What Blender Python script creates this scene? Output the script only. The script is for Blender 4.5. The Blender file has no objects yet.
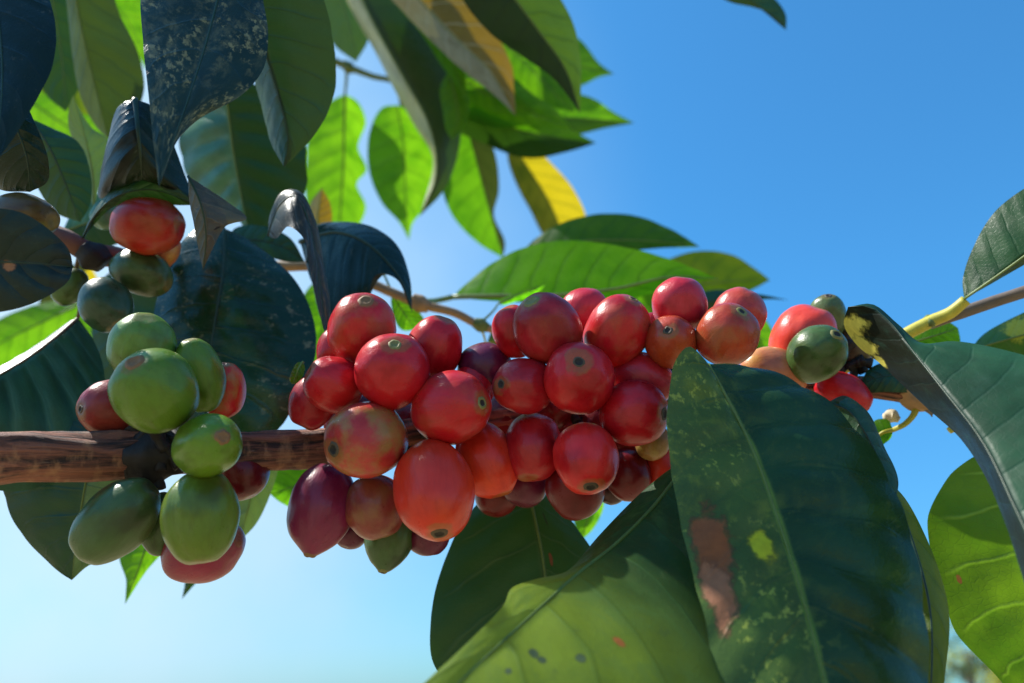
import bpy, bmesh, math, random
from mathutils import Vector, Matrix, noise

random.seed(7)
C = bpy.context.scene.collection
W, H, F = 1024, 683, 773.0
PITCH = math.radians(25.0)
CAM = Vector((0, 0, 1.65))
RT = Vector((1, 0, 0))
FW = Vector((0, math.cos(PITCH), math.sin(PITCH)))
UP = Vector((0, -math.sin(PITCH), math.cos(PITCH)))
SUN_AZ, SUN_EL = math.radians(-76.0), math.radians(53.0)     # azimuth from +Y, negative towards -X
SUN_STRENGTH, SKY_STRENGTH, EXPOSURE = 5.0, 0.105, 0.8


def P(px, py, d):
    """Point seen at a pixel of the photograph, d centimetres in front of the lens."""
    d = d / 100.0
    return CAM + FW * d + RT * ((px - 512) / F * d) + UP * ((341.5 - py) / F * d)


# ------------------------------------------------------------------ node helpers
class NT:
    def __init__(self, name):
        self.mat = bpy.data.materials.new(name)
        self.mat.use_nodes = True
        self.t = self.mat.node_tree
        self.t.nodes.clear()

    def n(self, typ, props=None, **ins):
        nd = self.t.nodes.new(typ)
        for k, v in (props or {}).items():
            setattr(nd, k, v)
        for k, v in ins.items():
            key = int(k[1:]) if k[0] == '_' and k[1:].isdigit() else k.replace('__', ' ')
            sock = nd.inputs[key]
            if isinstance(v, bpy.types.NodeSocket):
                self.t.links.new(v, sock)
            else:
                sock.default_value = v
        return nd

    def m(self, op, a, b=None, c=None, clamp=False):
        nd = self.t.nodes.new('ShaderNodeMath')
        nd.operation = op
        nd.use_clamp = clamp
        for i, v in enumerate((a, b, c)):
            if v is None:
                continue
            if isinstance(v, bpy.types.NodeSocket):
                self.t.links.new(v, nd.inputs[i])
            else:
                nd.inputs[i].default_value = v
        return nd.outputs[0]

    def mix(self, fac, a, b, blend='MIX'):
        nd = self.t.nodes.new('ShaderNodeMix')
        nd.data_type = 'RGBA'
        nd.blend_type = blend
        for sock, v in ((nd.inputs[0], fac), (nd.inputs[6], a), (nd.inputs[7], b)):
            if isinstance(v, bpy.types.NodeSocket):
                self.t.links.new(v, sock)
            else:
                sock.default_value = (*v, 1) if isinstance(v, tuple) and len(v) == 3 else v
        return nd.outputs[2]

    def ramp(self, x, lo, hi, a=0.0, b=1.0, smooth=True):
        nd = self.t.nodes.new('ShaderNodeMapRange')
        nd.interpolation_type = 'SMOOTHSTEP' if smooth else 'LINEAR'
        self.t.links.new(x, nd.inputs[0])
        for i, v in zip((1, 2, 3, 4), (lo, hi, a, b)):
            nd.inputs[i].default_value = v
        return nd.outputs[0]

    def noise(self, vec, scale, detail=3.0, rough=0.55, dist=0.0):
        nd = self.n('ShaderNodeTexNoise', Scale=scale, Detail=detail, Roughness=rough, Distortion=dist)
        self.t.links.new(vec, nd.inputs['Vector'])
        return nd.outputs['Fac']

    def out(self, shader):
        o = self.t.nodes.new('ShaderNodeOutputMaterial')
        self.t.links.new(shader, o.inputs['Surface'])
        return self.mat


# ------------------------------------------------------------------ materials
def leaf_material(name, base, trans, tr=0.35, rough=0.38, vein=None, n_veins=8.0, mottle=None, mottle_amt=0.0,
                  spots=None, spot_amt=0.0, patches=(), sweep=1.1, spec=0.5, vein_amt=0.45, half=None,
                  lit_tip_col=None, lit_tip_trans=None, lit_tip_at=(0.4, 0.6), bump_amt=0.38, mottle_side=0, rib_wide=0.0, half_trans=None, half_vein=None,
                  mottle_th=0.5, spot_th=0.58, mid_col=None, vein_glow=None):
    """Coffee leaf: swept side veins, fine net of veins, blotches; part of the light passes through the blade."""
    g = NT(name)
    uv = g.n('ShaderNodeUVMap', {'uv_map': 'UVMap'}).outputs[0]
    oi = g.n('ShaderNodeObjectInfo')
    sep = g.n('ShaderNodeSeparateXYZ', Vector=uv)
    U, V = sep.outputs[0], sep.outputs[1]
    s = g.m('SUBTRACT', g.m('MULTIPLY', U, 2.0), 1.0)
    a = g.m('ABSOLUTE', s)
    off = g.n('ShaderNodeCombineXYZ', X=g.m('MULTIPLY', oi.outputs['Random'], 37.0), Y=g.m('MULTIPLY', oi.outputs['Random'], 11.0), Z=0.0)
    sc = g.n('ShaderNodeVectorMath', {'operation': 'MULTIPLY'}, _0=uv, _1=(1.0, 2.4, 1.0)).outputs[0]
    p = g.n('ShaderNodeVectorMath', {'operation': 'ADD'}, _0=sc, _1=off.outputs[0]).outputs[0]
    wob = g.m('MULTIPLY', g.m('SUBTRACT', g.noise(p, 3.0, 2.0), 0.5), 0.5)
    w = g.m('ADD', g.m('SUBTRACT', g.m('MULTIPLY', V, n_veins), g.m('MULTIPLY', g.m('POWER', a, 1.15), sweep)), wob)
    w = g.m('ADD', w, g.m('MULTIPLY', g.m('GREATER_THAN', s, 0.0), 0.22))
    tri = g.m('ABSOLUTE', g.m('MULTIPLY', g.m('SUBTRACT', g.m('FRACT', w), 0.5), 2.0))
    vline = g.m('MULTIPLY', g.ramp(tri, 0.87, 1.0), g.ramp(a, 0.75, 0.97, 1.0, 0.0))
    vwide = g.ramp(tri, 0.35, 1.0)
    midm = g.ramp(a, 0.015, 0.06, 1.0, 0.0)
    vor = g.n('ShaderNodeTexVoronoi', {'feature': 'DISTANCE_TO_EDGE'}, Vector=p, Scale=26.0)
    net = g.ramp(vor.outputs['Distance'], 0.0, 0.09, 1.0, 0.0)
    big = g.noise(p, 2.2, 3.0)
    fine = g.noise(p, 30.0, 4.0, 0.65)
    vein = vein or tuple(min(1, c * 2.2 + 0.03) for c in base)
    col = g.mix(g.ramp(big, 0.3, 0.7), tuple(c * 0.72 for c in base), tuple(min(1, c * 1.3) for c in base))
    if half:
        hm = g.ramp(s, -0.03, 0.03)
        hcol = g.mix(g.ramp(big, 0.3, 0.7), tuple(c * 0.7 for c in half), tuple(min(1, c * 1.35) for c in half))
        col = g.mix(hm, col, hcol)
    if lit_tip_col:
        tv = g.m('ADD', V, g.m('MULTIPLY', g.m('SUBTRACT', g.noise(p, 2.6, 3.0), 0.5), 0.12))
        tm = g.ramp(tv, lit_tip_at[0], lit_tip_at[1])
        col = g.mix(tm, col, g.mix(g.noise(p, 5.0, 4.0), tuple(c * 0.8 for c in lit_tip_col), tuple(c * 1.2 for c in lit_tip_col)))
    if mottle:
        mm = g.m('MULTIPLY', g.ramp(g.noise(p, 6.5, 6.0, 0.72, 0.4), mottle_th, mottle_th + 0.17), g.ramp(g.noise(p, 2.4, 2.0), 0.34, 0.62))
        if mottle_side:
            mm = g.m('MULTIPLY', mm, g.ramp(g.m('MULTIPLY', s, float(mottle_side)), -0.15, 0.1, 0.18, 1.0))
        col = g.mix(g.m('MULTIPLY', mm, mottle_amt), col, mottle)
    if spots:
        so = g.ramp(g.noise(p, 17.0, 5.0, 0.7), spot_th, spot_th + 0.09)
        so = g.m('MULTIPLY', so, g.ramp(g.noise(p, 3.0, 1.0), 0.42, 0.6))
        if mottle_side:
            so = g.m('MULTIPLY', so, g.ramp(g.m('MULTIPLY', s, float(mottle_side)), -0.15, 0.1, 0.12, 1.0))
        col = g.mix(g.m('MULTIPLY', so, spot_amt), col, spots)
    if half_vein:
        vein = g.mix(hm, vein, half_vein)
    if rib_wide:
        col = g.mix(g.m('MULTIPLY', g.m('MULTIPLY', g.ramp(tri, 0.5, 1.0), g.ramp(a, 0.6, 0.95, 1.0, 0.2)), rib_wide), col, vein)
    lines = g.m('MAXIMUM', g.m('MULTIPLY', vline, vein_amt), g.m('MULTIPLY', midm, 0.6))
    col = g.mix(lines, col, vein)
    if mid_col:
        col = g.mix(g.m('MULTIPLY', g.ramp(a, 0.01, 0.045, 1.0, 0.0), 0.8), col, mid_col)
    col = g.mix(g.m('MULTIPLY', net, 0.10), col, vein)
    col = g.mix(g.m('MULTIPLY', fine, 0.35), col, tuple(c * 0.55 for c in base))
    tcol = g.mix(g.ramp(big, 0.35, 0.75), trans, (trans[0] * 0.42, trans[1] * 0.60, trans[2] * 0.5))
    if half_trans:
        tcol = g.mix(hm, tcol, half_trans)
    tcol = g.mix(g.m('MULTIPLY', g.m('MAXIMUM', vline, midm), 0.6), tcol, g.mix(1.0, tcol, (vein_glow,) * 3 if vein_glow else (0.35, 0.42, 0.4), 'MULTIPLY'))
    tcol = g.mix(g.m('MULTIPLY', net, 0.30), tcol, g.mix(1.0, tcol, (0.5, 0.55, 0.5), 'MULTIPLY'))
    tcol = g.mix(g.m('MULTIPLY', g.ramp(vwide, 0.2, 1.0), 0.22), tcol, g.mix(1.0, tcol, (0.55, 0.62, 0.5), 'MULTIPLY'))
    if lit_tip_trans:
        tcol = g.mix(tm, tcol, lit_tip_trans)
    rsock = g.m('ADD', g.m('ADD', g.m('MULTIPLY', g.m('SUBTRACT', fine, 0.5), 0.22), g.m('MULTIPLY', g.m('SUBTRACT', g.noise(p, 4.5, 4.0, 0.6), 0.5), 0.35)), rough)
    for (pu, pv, ru, rv, pc, prough) in patches:
        du = g.m('DIVIDE', g.m('SUBTRACT', U, pu), ru)
        dv = g.m('DIVIDE', g.m('SUBTRACT', V, pv), rv)
        dd = g.m('SQRT', g.m('ADD', g.m('MULTIPLY', du, du), g.m('MULTIPLY', dv, dv)))
        dd = g.m('ADD', dd, g.m('MULTIPLY', g.m('SUBTRACT', g.noise(p, 8.0, 5.0, 0.7), 0.5), 2.0))
        mk = g.ramp(dd, 0.7, 1.05, 1.0, 0.0)
        pn = g.mix(g.noise(p, 22.0, 4.0), tuple(c * 0.6 for c in pc), tuple(min(1, c * 1.3) for c in pc))
        col = g.mix(mk, col, pn)
        tcol = g.mix(mk, tcol, tuple(c * 0.8 for c in pc))
        edge = g.ramp(g.m('ABSOLUTE', g.m('SUBTRACT', dd, 0.95)), 0.0, 0.2, 0.55, 0.0)
        col = g.mix(edge, col, tuple(c * 0.35 for c in pc))
        rsock = g.m('ADD', g.m('MULTIPLY', g.m('SUBTRACT', prough, rsock), mk), rsock)
    hgt = g.m('ADD', g.m('MULTIPLY', vline, -0.3), g.m('ADD', g.m('MULTIPLY', net, -0.05), g.m('MULTIPLY', fine, 0.12)))
    hgt = g.m('ADD', hgt, g.m('MULTIPLY', vwide, -0.5))
    bump = g.n('ShaderNodeBump', Strength=bump_amt, Distance=0.0006, Height=hgt)
    pr = g.n('ShaderNodeBsdfPrincipled', Base__Color=col, Roughness=rsock, Normal=bump.outputs[0])
    pr.inputs['Specular IOR Level'].default_value = spec
    tl = g.n('ShaderNodeBsdfTranslucent', Color=tcol, Normal=bump.outputs[0])
    mx = g.n('ShaderNodeMixShader', Fac=tr)
    g.t.links.new(pr.outputs[0], mx.inputs[1])
    g.t.links.new(tl.outputs[0], mx.inputs[2])
    return g.out(mx.outputs[0])


def plain_material(name, c, rough=0.5, tr=0.0, var=0.35, scale=300.0, bump=0.0):
    g = NT(name)
    co = g.n('ShaderNodeTexCoord').outputs['Object']
    nz = g.noise(co, scale, 4.0)
    col = g.mix(nz, tuple(x * (1 - var) for x in c), tuple(min(1, x * (1 + var)) for x in c))
    pr = g.n('ShaderNodeBsdfPrincipled', Base__Color=col, Roughness=rough)
    if bump:
        b = g.n('ShaderNodeBump', Strength=bump, Distance=0.0004, Height=nz)
        g.t.links.new(b.outputs[0], pr.inputs['Normal'])
    if not tr:
        return g.out(pr.outputs[0])
    tl = g.n('ShaderNodeBsdfTranslucent', Color=(*c, 1))
    mx = g.n('ShaderNodeMixShader', Fac=tr)
    g.t.links.new(pr.outputs[0], mx.inputs[1])
    g.t.links.new(tl.outputs[0], mx.inputs[2])
    return g.out(mx.outputs[0])


def cherry_material():
    """One skin for all cherries: its ripeness colour is the object's colour, its greenness the alpha."""
    g = NT('cherry_skin')
    tc = g.n('ShaderNodeTexCoord')
    gen, ob = tc.outputs['Generated'], tc.outputs['Object']
    oi = g.n('ShaderNodeObjectInfo')
    base, alpha, rnd = oi.outputs['Color'], oi.outputs['Alpha'], oi.outputs['Random']
    off = g.n('ShaderNodeCombineXYZ', X=g.m('MULTIPLY', rnd, 19.0), Y=g.m('MULTIPLY', rnd, 7.0), Z=g.m('MULTIPLY', rnd, 3.0))
    p = g.n('ShaderNodeVectorMath', {'operation': 'ADD'}, _0=gen, _1=off.outputs[0]).outputs[0]
    z = g.n('ShaderNodeSeparateXYZ', Vector=gen).outputs[2]
    streak = g.n('ShaderNodeVectorMath', {'operation': 'MULTIPLY'}, _0=p, _1=(9.0, 9.0, 1.2)).outputs[0]
    st = g.noise(streak, 1.6, 3.0, 0.6)
    big = g.noise(p, 1.7, 3.0, 0.55)
    dark = g.mix(1.0, base, (0.62, 0.5, 0.62), 'MULTIPLY')
    warm = g.mix(1.0, base, (1.15, 2.2, 0.9), 'MULTIPLY')
    sepb = g.n('ShaderNodeSeparateColor', Color=base)
    redness = g.m('GREATER_THAN', sepb.outputs[0], sepb.outputs[1])
    col = g.mix(g.ramp(big, 0.3, 0.55), dark, base)
    col = g.mix(g.m('MULTIPLY', g.m('MULTIPLY', g.ramp(g.noise(p, 1.1, 2.0), 0.45, 0.75), redness), 0.8), col, warm)
    col = g.mix(g.m('MULTIPLY', g.ramp(st, 0.4, 0.75), 0.35), col, g.mix(1.0, base, (0.7, 0.55, 0.6), 'MULTIPLY'))
    green = g.mix(g.noise(p, 6.0, 3.0), (0.20, 0.17, 0.03), (0.36, 0.22, 0.07))
    gm = g.m('MULTIPLY', g.ramp(g.noise(p, 2.6, 4.0, 0.6), 0.40, 0.68), alpha)
    col = g.mix(gm, col, green)
    ring = g.m('MULTIPLY', g.ramp(g.m('ADD', z, g.m('MULTIPLY', g.m('SUBTRACT', g.noise(p, 7.0, 3.0), 0.5), 0.05)), 0.972, 0.992), 0.5)
    col = g.mix(ring, col, (0.20, 0.13, 0.035))
    vor = g.n('ShaderNodeTexVoronoi', Vector=p, Scale=17.0)
    dots = g.m('MULTIPLY', g.ramp(vor.outputs['Distance'], 0.05, 0.13, 1.0, 0.0), 0.09)
    col = g.mix(dots, col, g.mix(0.65, (0.7, 0.5, 0.35), base))
    bloom = g.m('MULTIPLY', g.ramp(g.noise(p, 3.4, 5.0, 0.65), 0.42, 0.7), 0.045)
    col = g.mix(bloom, col, g.mix(0.5, base, (0.50, 0.40, 0.46)))
    fine = g.noise(p, 45.0, 3.0)
    rgh = g.m('ADD', g.m('MULTIPLY', g.noise(p, 5.0, 4.0), 0.26), 0.18)
    bump = g.n('ShaderNodeBump', Strength=0.22, Distance=0.0005, Height=g.m('ADD', g.m('MULTIPLY', fine, 0.3), g.m('MULTIPLY', st, 0.7)))
    pr = g.n('ShaderNodeBsdfPrincipled', Base__Color=col, Roughness=rgh, Normal=bump.outputs[0])
    pr.inputs['Specular IOR Level'].default_value = 0.28
    pr.inputs['Coat Weight'].default_value = 0.10
    pr.inputs['Coat Roughness'].default_value = 0.10
    pr.inputs['Subsurface Weight'].default_value = 0.12
    pr.inputs['Subsurface Radius'].default_value = (1.0, 0.35, 0.15)
    pr.inputs['Subsurface Scale'].default_value = 0.0016
    return g.out(pr.outputs[0])


def bark_material():
    g = NT('branch_bark')
    uv = g.n('ShaderNodeUVMap', {'uv_map': 'UVMap'}).outputs[0]
    st = g.n('ShaderNodeVectorMath', {'operation': 'MULTIPLY'}, _0=uv, _1=(15.0, 1.0, 1.0)).outputs[0]
    a = g.noise(st, 1.0, 6.0, 0.68, 0.8)
    b = g.noise(uv, 5.0, 4.0)
    c = g.noise(st, 3.6, 6.0, 0.75)
    col = g.mix(g.ramp(a, 0.36, 0.62), (0.020, 0.009, 0.008), (0.30, 0.105, 0.062))
    col = g.mix(g.m('MULTIPLY', g.ramp(b, 0.5, 0.68), 0.7), col, (0.42, 0.20, 0.10))
    col = g.mix(g.m('MULTIPLY', g.ramp(c, 0.55, 0.7), 0.5), col, (0.30, 0.19, 0.15))
    h = g.m('ADD', g.m('MULTIPLY', a, 1.0), g.m('MULTIPLY', c, 0.4))
    bump = g.n('ShaderNodeBump', Strength=0.9, Distance=0.0012, Height=h)
    pr = g.n('ShaderNodeBsdfPrincipled', Base__Color=col, Roughness=0.75, Normal=bump.outputs[0])
    return g.out(pr.outputs[0])


# ------------------------------------------------------------------ object helpers
def mesh_obj(name, verts, faces, mat, parent=None, uvs=None, origin=None, mats=None, face_mat=None):
    me = bpy.data.meshes.new(name)
    o0 = origin or Vector((0, 0, 0))
    me.from_pydata([v - o0 for v in verts], [], faces)
    if uvs is not None:
        lay = me.uv_layers.new(name='UVMap')
        for lp in me.loops:
            lay.data[lp.index].uv = uvs[lp.vertex_index]
    for m_ in (mats or [mat]):
        me.materials.append(m_)
    if face_mat:
        for f, k in zip(me.polygons, face_mat):
            f.material_index = k
    me.polygons.foreach_set('use_smooth', [True] * len(me.polygons))
    me.update()
    o = bpy.data.objects.new(name, me)
    C.objects.link(o)
    if parent is not None:
        o.parent = parent
        o.location = o0 - parent.location
    else:
        o.location = o0
    return o


def tag(o, label=None, cat=None, group=None, kind=None):
    for k, v in (('label', label), ('category', cat), ('group', group), ('kind', kind)):
        if v:
            o[k] = v
    return o


def empty(name, loc):
    o = bpy.data.objects.new(name, None)
    o.empty_display_size = 0.01
    o.location = loc
    C.objects.link(o)
    return o


def resample(pts, n):
    """Catmull-Rom through pts, n samples evenly spaced along the curve."""
    pts = [Vector(p) for p in pts]
    if len(pts) == 2:
        return [pts[0].lerp(pts[1], i / (n - 1)) for i in range(n)]
    ext = [pts[0] * 2 - pts[1]] + pts + [pts[-1] * 2 - pts[-2]]
    dense = []
    for i in range(1, len(ext) - 2):
        p0, p1, p2, p3 = ext[i - 1:i + 3]
        t0 = 0.0
        t1 = t0 + max((p1 - p0).length, 1e-9) ** .5
        t2 = t1 + max((p2 - p1).length, 1e-9) ** .5
        t3 = t2 + max((p3 - p2).length, 1e-9) ** .5
        for k in range(16):
            t = t1 + (t2 - t1) * k / 16
            A1 = p0 * ((t1 - t) / (t1 - t0)) + p1 * ((t - t0) / (t1 - t0))
            A2 = p1 * ((t2 - t) / (t2 - t1)) + p2 * ((t - t1) / (t2 - t1))
            A3 = p2 * ((t3 - t) / (t3 - t2)) + p3 * ((t - t2) / (t3 - t2))
            B1 = A1 * ((t2 - t) / (t2 - t0)) + A2 * ((t - t0) / (t2 - t0))
            B2 = A2 * ((t3 - t) / (t3 - t1)) + A3 * ((t - t1) / (t3 - t1))
            dense.append(B1 * ((t2 - t) / (t2 - t1)) + B2 * ((t - t1) / (t2 - t1)))
    dense.append(pts[-1])
    cum = [0.0]
    for a, b in zip(dense, dense[1:]):
        cum.append(cum[-1] + (b - a).length)
    out, j = [], 0
    for i in range(n):
        s = cum[-1] * i / (n - 1)
        while j < len(cum) - 2 and cum[j + 1] < s:
            j += 1
        seg = max(cum[j + 1] - cum[j], 1e-12)
        out.append(dense[j].lerp(dense[j + 1], (s - cum[j]) / seg))
    return out


def tube(name, pts, radii, mat, parent=None, n=40, seg=14, rough=0.0, ridges=0.0, origin=None, seed=0.0):
    path = resample(pts, n)
    rr = [r[0] for r in resample([(r, i * 1e-3, 0) for i, r in enumerate(radii)], n)] if len(radii) > 1 else [radii[0]] * n
    if len(radii) > 1:
        m_ = len(radii) - 1
        rr = []
        for i in range(n):
            x = i / (n - 1) * m_
            k = min(int(x), m_ - 1)
            f = x - k
            f = f * f * (3 - 2 * f)
            rr.append(radii[k] * (1 - f) + radii[k + 1] * f)
    verts, uvs, faces = [], [], []
    ref = None
    length = 0.0
    for i, c in enumerate(path):
        t = (path[min(i + 1, n - 1)] - path[max(i - 1, 0)]).normalized()
        if ref is None:
            ref = t.orthogonal().normalized()
        ref = (ref - t * ref.dot(t)).normalized()
        bi = t.cross(ref)
        if i:
            length += (path[i] - path[i - 1]).length
        for k in range(seg + 1):
            a = 2 * math.pi * k / seg
            d = ref * math.cos(a) + bi * math.sin(a)
            r = rr[i]
            if rough:
                r *= 1 + rough * noise.noise(c * 90 + d * 1.3 + Vector((seed, 0, 0))) + rough * 0.5 * noise.noise(c * 320 + d * 2)
            if ridges:
                r *= 1 + ridges * noise.noise(Vector((math.cos(a) * 3.2, math.sin(a) * 3.2, length * 60 + seed)))
            verts.append(c + d * r)
            uvs.append((k / seg, length * 60))
    s1 = seg + 1
    for i in range(n - 1):
        for k in range(seg):
            faces.append((i * s1 + k, i * s1 + k + 1, (i + 1) * s1 + k + 1, (i + 1) * s1 + k))
    base = len(verts)
    verts += [path[0], path[-1]]
    uvs += [(0.5, 0), (0.5, length * 60)]
    for k in range(seg):
        faces.append((base, k + 1, k))
        faces.append((base + 1, (n - 1) * s1 + k, (n - 1) * s1 + k + 1))
    return mesh_obj(name, verts, faces, mat, parent, uvs, origin)


# ------------------------------------------------------------------ leaves
def project(v):
    q = v - CAM
    d = q.dot(FW)
    return (512 + q.dot(RT) / d * F, 341.5 - q.dot(UP) / d * F)


def leaf(label, mid, A, B, d, mat, eA=0.0, eB=0.0, bulge=0.06, quilt=0.012, wave=0.02, nv=8, petiole=True, rib=None,
         size=1.0, nu=10, rows=56, mid_w=0.055, patches=None, pet=None, sweep=1.1):
    """A leaf between its midrib and its two margins. Points are (x, y) or (x, y, cm from the lens); d = (base cm, tip cm);
    eA, eB push the margins away from (+) or towards (-) the lens; mat is a material or a function of a list of patches."""
    d0, d1 = d
    if rib is None and (mat in [M[k_] for k_ in ('dark', 'black', 'dark_blue', 'mottled', 'glossy', 'dry')] or mat is dark_patch_material or 'worm' in label):
        rib = M['rib_dark']

    def place(pts, e):
        m_ = len(pts) - 1
        out = []
        for i, q in enumerate(pts):
            t = i / m_
            dd = q[2] if len(q) > 2 else d0 + (d1 - d0) * t + e * math.sin(math.pi * min(max(t, 0), 1)) ** 0.7
            out.append(P(q[0], q[1], dd))
        return out
    pm = resample(place(mid, 0), rows)
    pa = resample(place([mid[0]] + list(A) + [mid[-1]], eA), rows)
    pb = resample(place([mid[0]] + list(B) + [mid[-1]], eB), rows)
    wa = max((x - y).length for x, y in zip(pm, pa))
    wb = max((x - y).length for x, y in zip(pm, pb))
    seed = random.random() * 50
    verts, uvs = [], []
    ncol = 2 * nu + 1
    for i in range(rows):
        v = i / (rows - 1)
        tv = pm[min(i + 1, rows - 1)] - pm[max(i - 1, 0)]
        tv = tv.normalized() if tv.length > 1e-9 else Vector((0, 0, -1))
        across = pb[i] - pa[i]
        nrm = tv.cross(across)
        nrm = nrm.normalized() if nrm.length > 1e-10 else -FW
        if nrm.dot(FW) > 0:
            nrm = -nrm                     # towards the lens side of the blade
        for k in range(ncol):
            u = (k - nu) / nu
            a = abs(u)
            edge, wd = (pa[i], wa) if u < 0 else (pb[i], wb)
            s = pm[i].lerp(edge, a)
            local = (edge - pm[i]).length
            side = nrm
            h = bulge * local * 4 * a * (1 - a) * 0.5
            w_ = v * nv - (a ** 1.15) * sweep + (0.22 if u > 0 else 0.0) + 0.12 * noise.noise(Vector((seed, v * 6, u * 2)))
            h += quilt * wd * (abs(math.sin(math.pi * w_)) - 0.5) * min(1, a * 4) * (1 - a * 0.35) * min(1, local / wd * 1.3)
            h += wave * wd * a * a * noise.noise(Vector((seed + 9 * (u > 0), v * 5.0, 0.3))) * 2.0 * min(1, local / wd * 1.5)
            h += 0.010 * wd * noise.noise(Vector((seed + 3, v * 14, u * 5)))
            verts.append(s + side * h)
            uvs.append(((u + 1) / 2, v))
    faces = []
    for i in range(rows - 1):
        for k in range(ncol - 1):
            faces.append((i * ncol + k, i * ncol + k + 1, (i + 1) * ncol + k + 1, (i + 1) * ncol + k))
    root = empty('coffee_leaf', pm[0].copy())
    tag(root, label, 'leaf', 'leaves of the coffee bush')
    if patches:
        pt = []
        for (px, py, ru, rv, col, rg) in patches:
            best = min(range(len(verts)), key=lambda j: (lambda q: (q[0] - px) ** 2 + (q[1] - py) ** 2)(project(verts[j])))
            pt.append((uvs[best][0], uvs[best][1], ru, rv, col, rg))
        mat = mat(pt)
    mesh_obj('blade', verts, faces, mat, root, uvs, pm[0].copy())
    rib = rib or M['rib']
    R = mid_w * 0.5 * max(wa, wb)
    R = min(max(R, 0.0003), 0.0011) * size
    tube('midrib', [pm[j] for j in range(0, rows, 5)] + [pm[-1]], [R, R * 0.75, R * 0.5, R * 0.18], rib, root, n=34, seg=8, origin=pm[0].copy())
    if pet or petiole:
        if pet:
            pp = [pm[0]] + [P(*q) for q in pet]
        else:
            t0 = (pm[0] - pm[3]).normalized()
            pp = [pm[0] - t0 * 0.0004, pm[0] + t0 * 0.004 + FW * 0.0006, pm[0] + t0 * 0.009 + FW * 0.002]
        tube('petiole', pp, [R * 1.05, R * 1.15, R * 1.5], rib, root, n=18, seg=8, origin=pm[0].copy())
    return root


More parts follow.
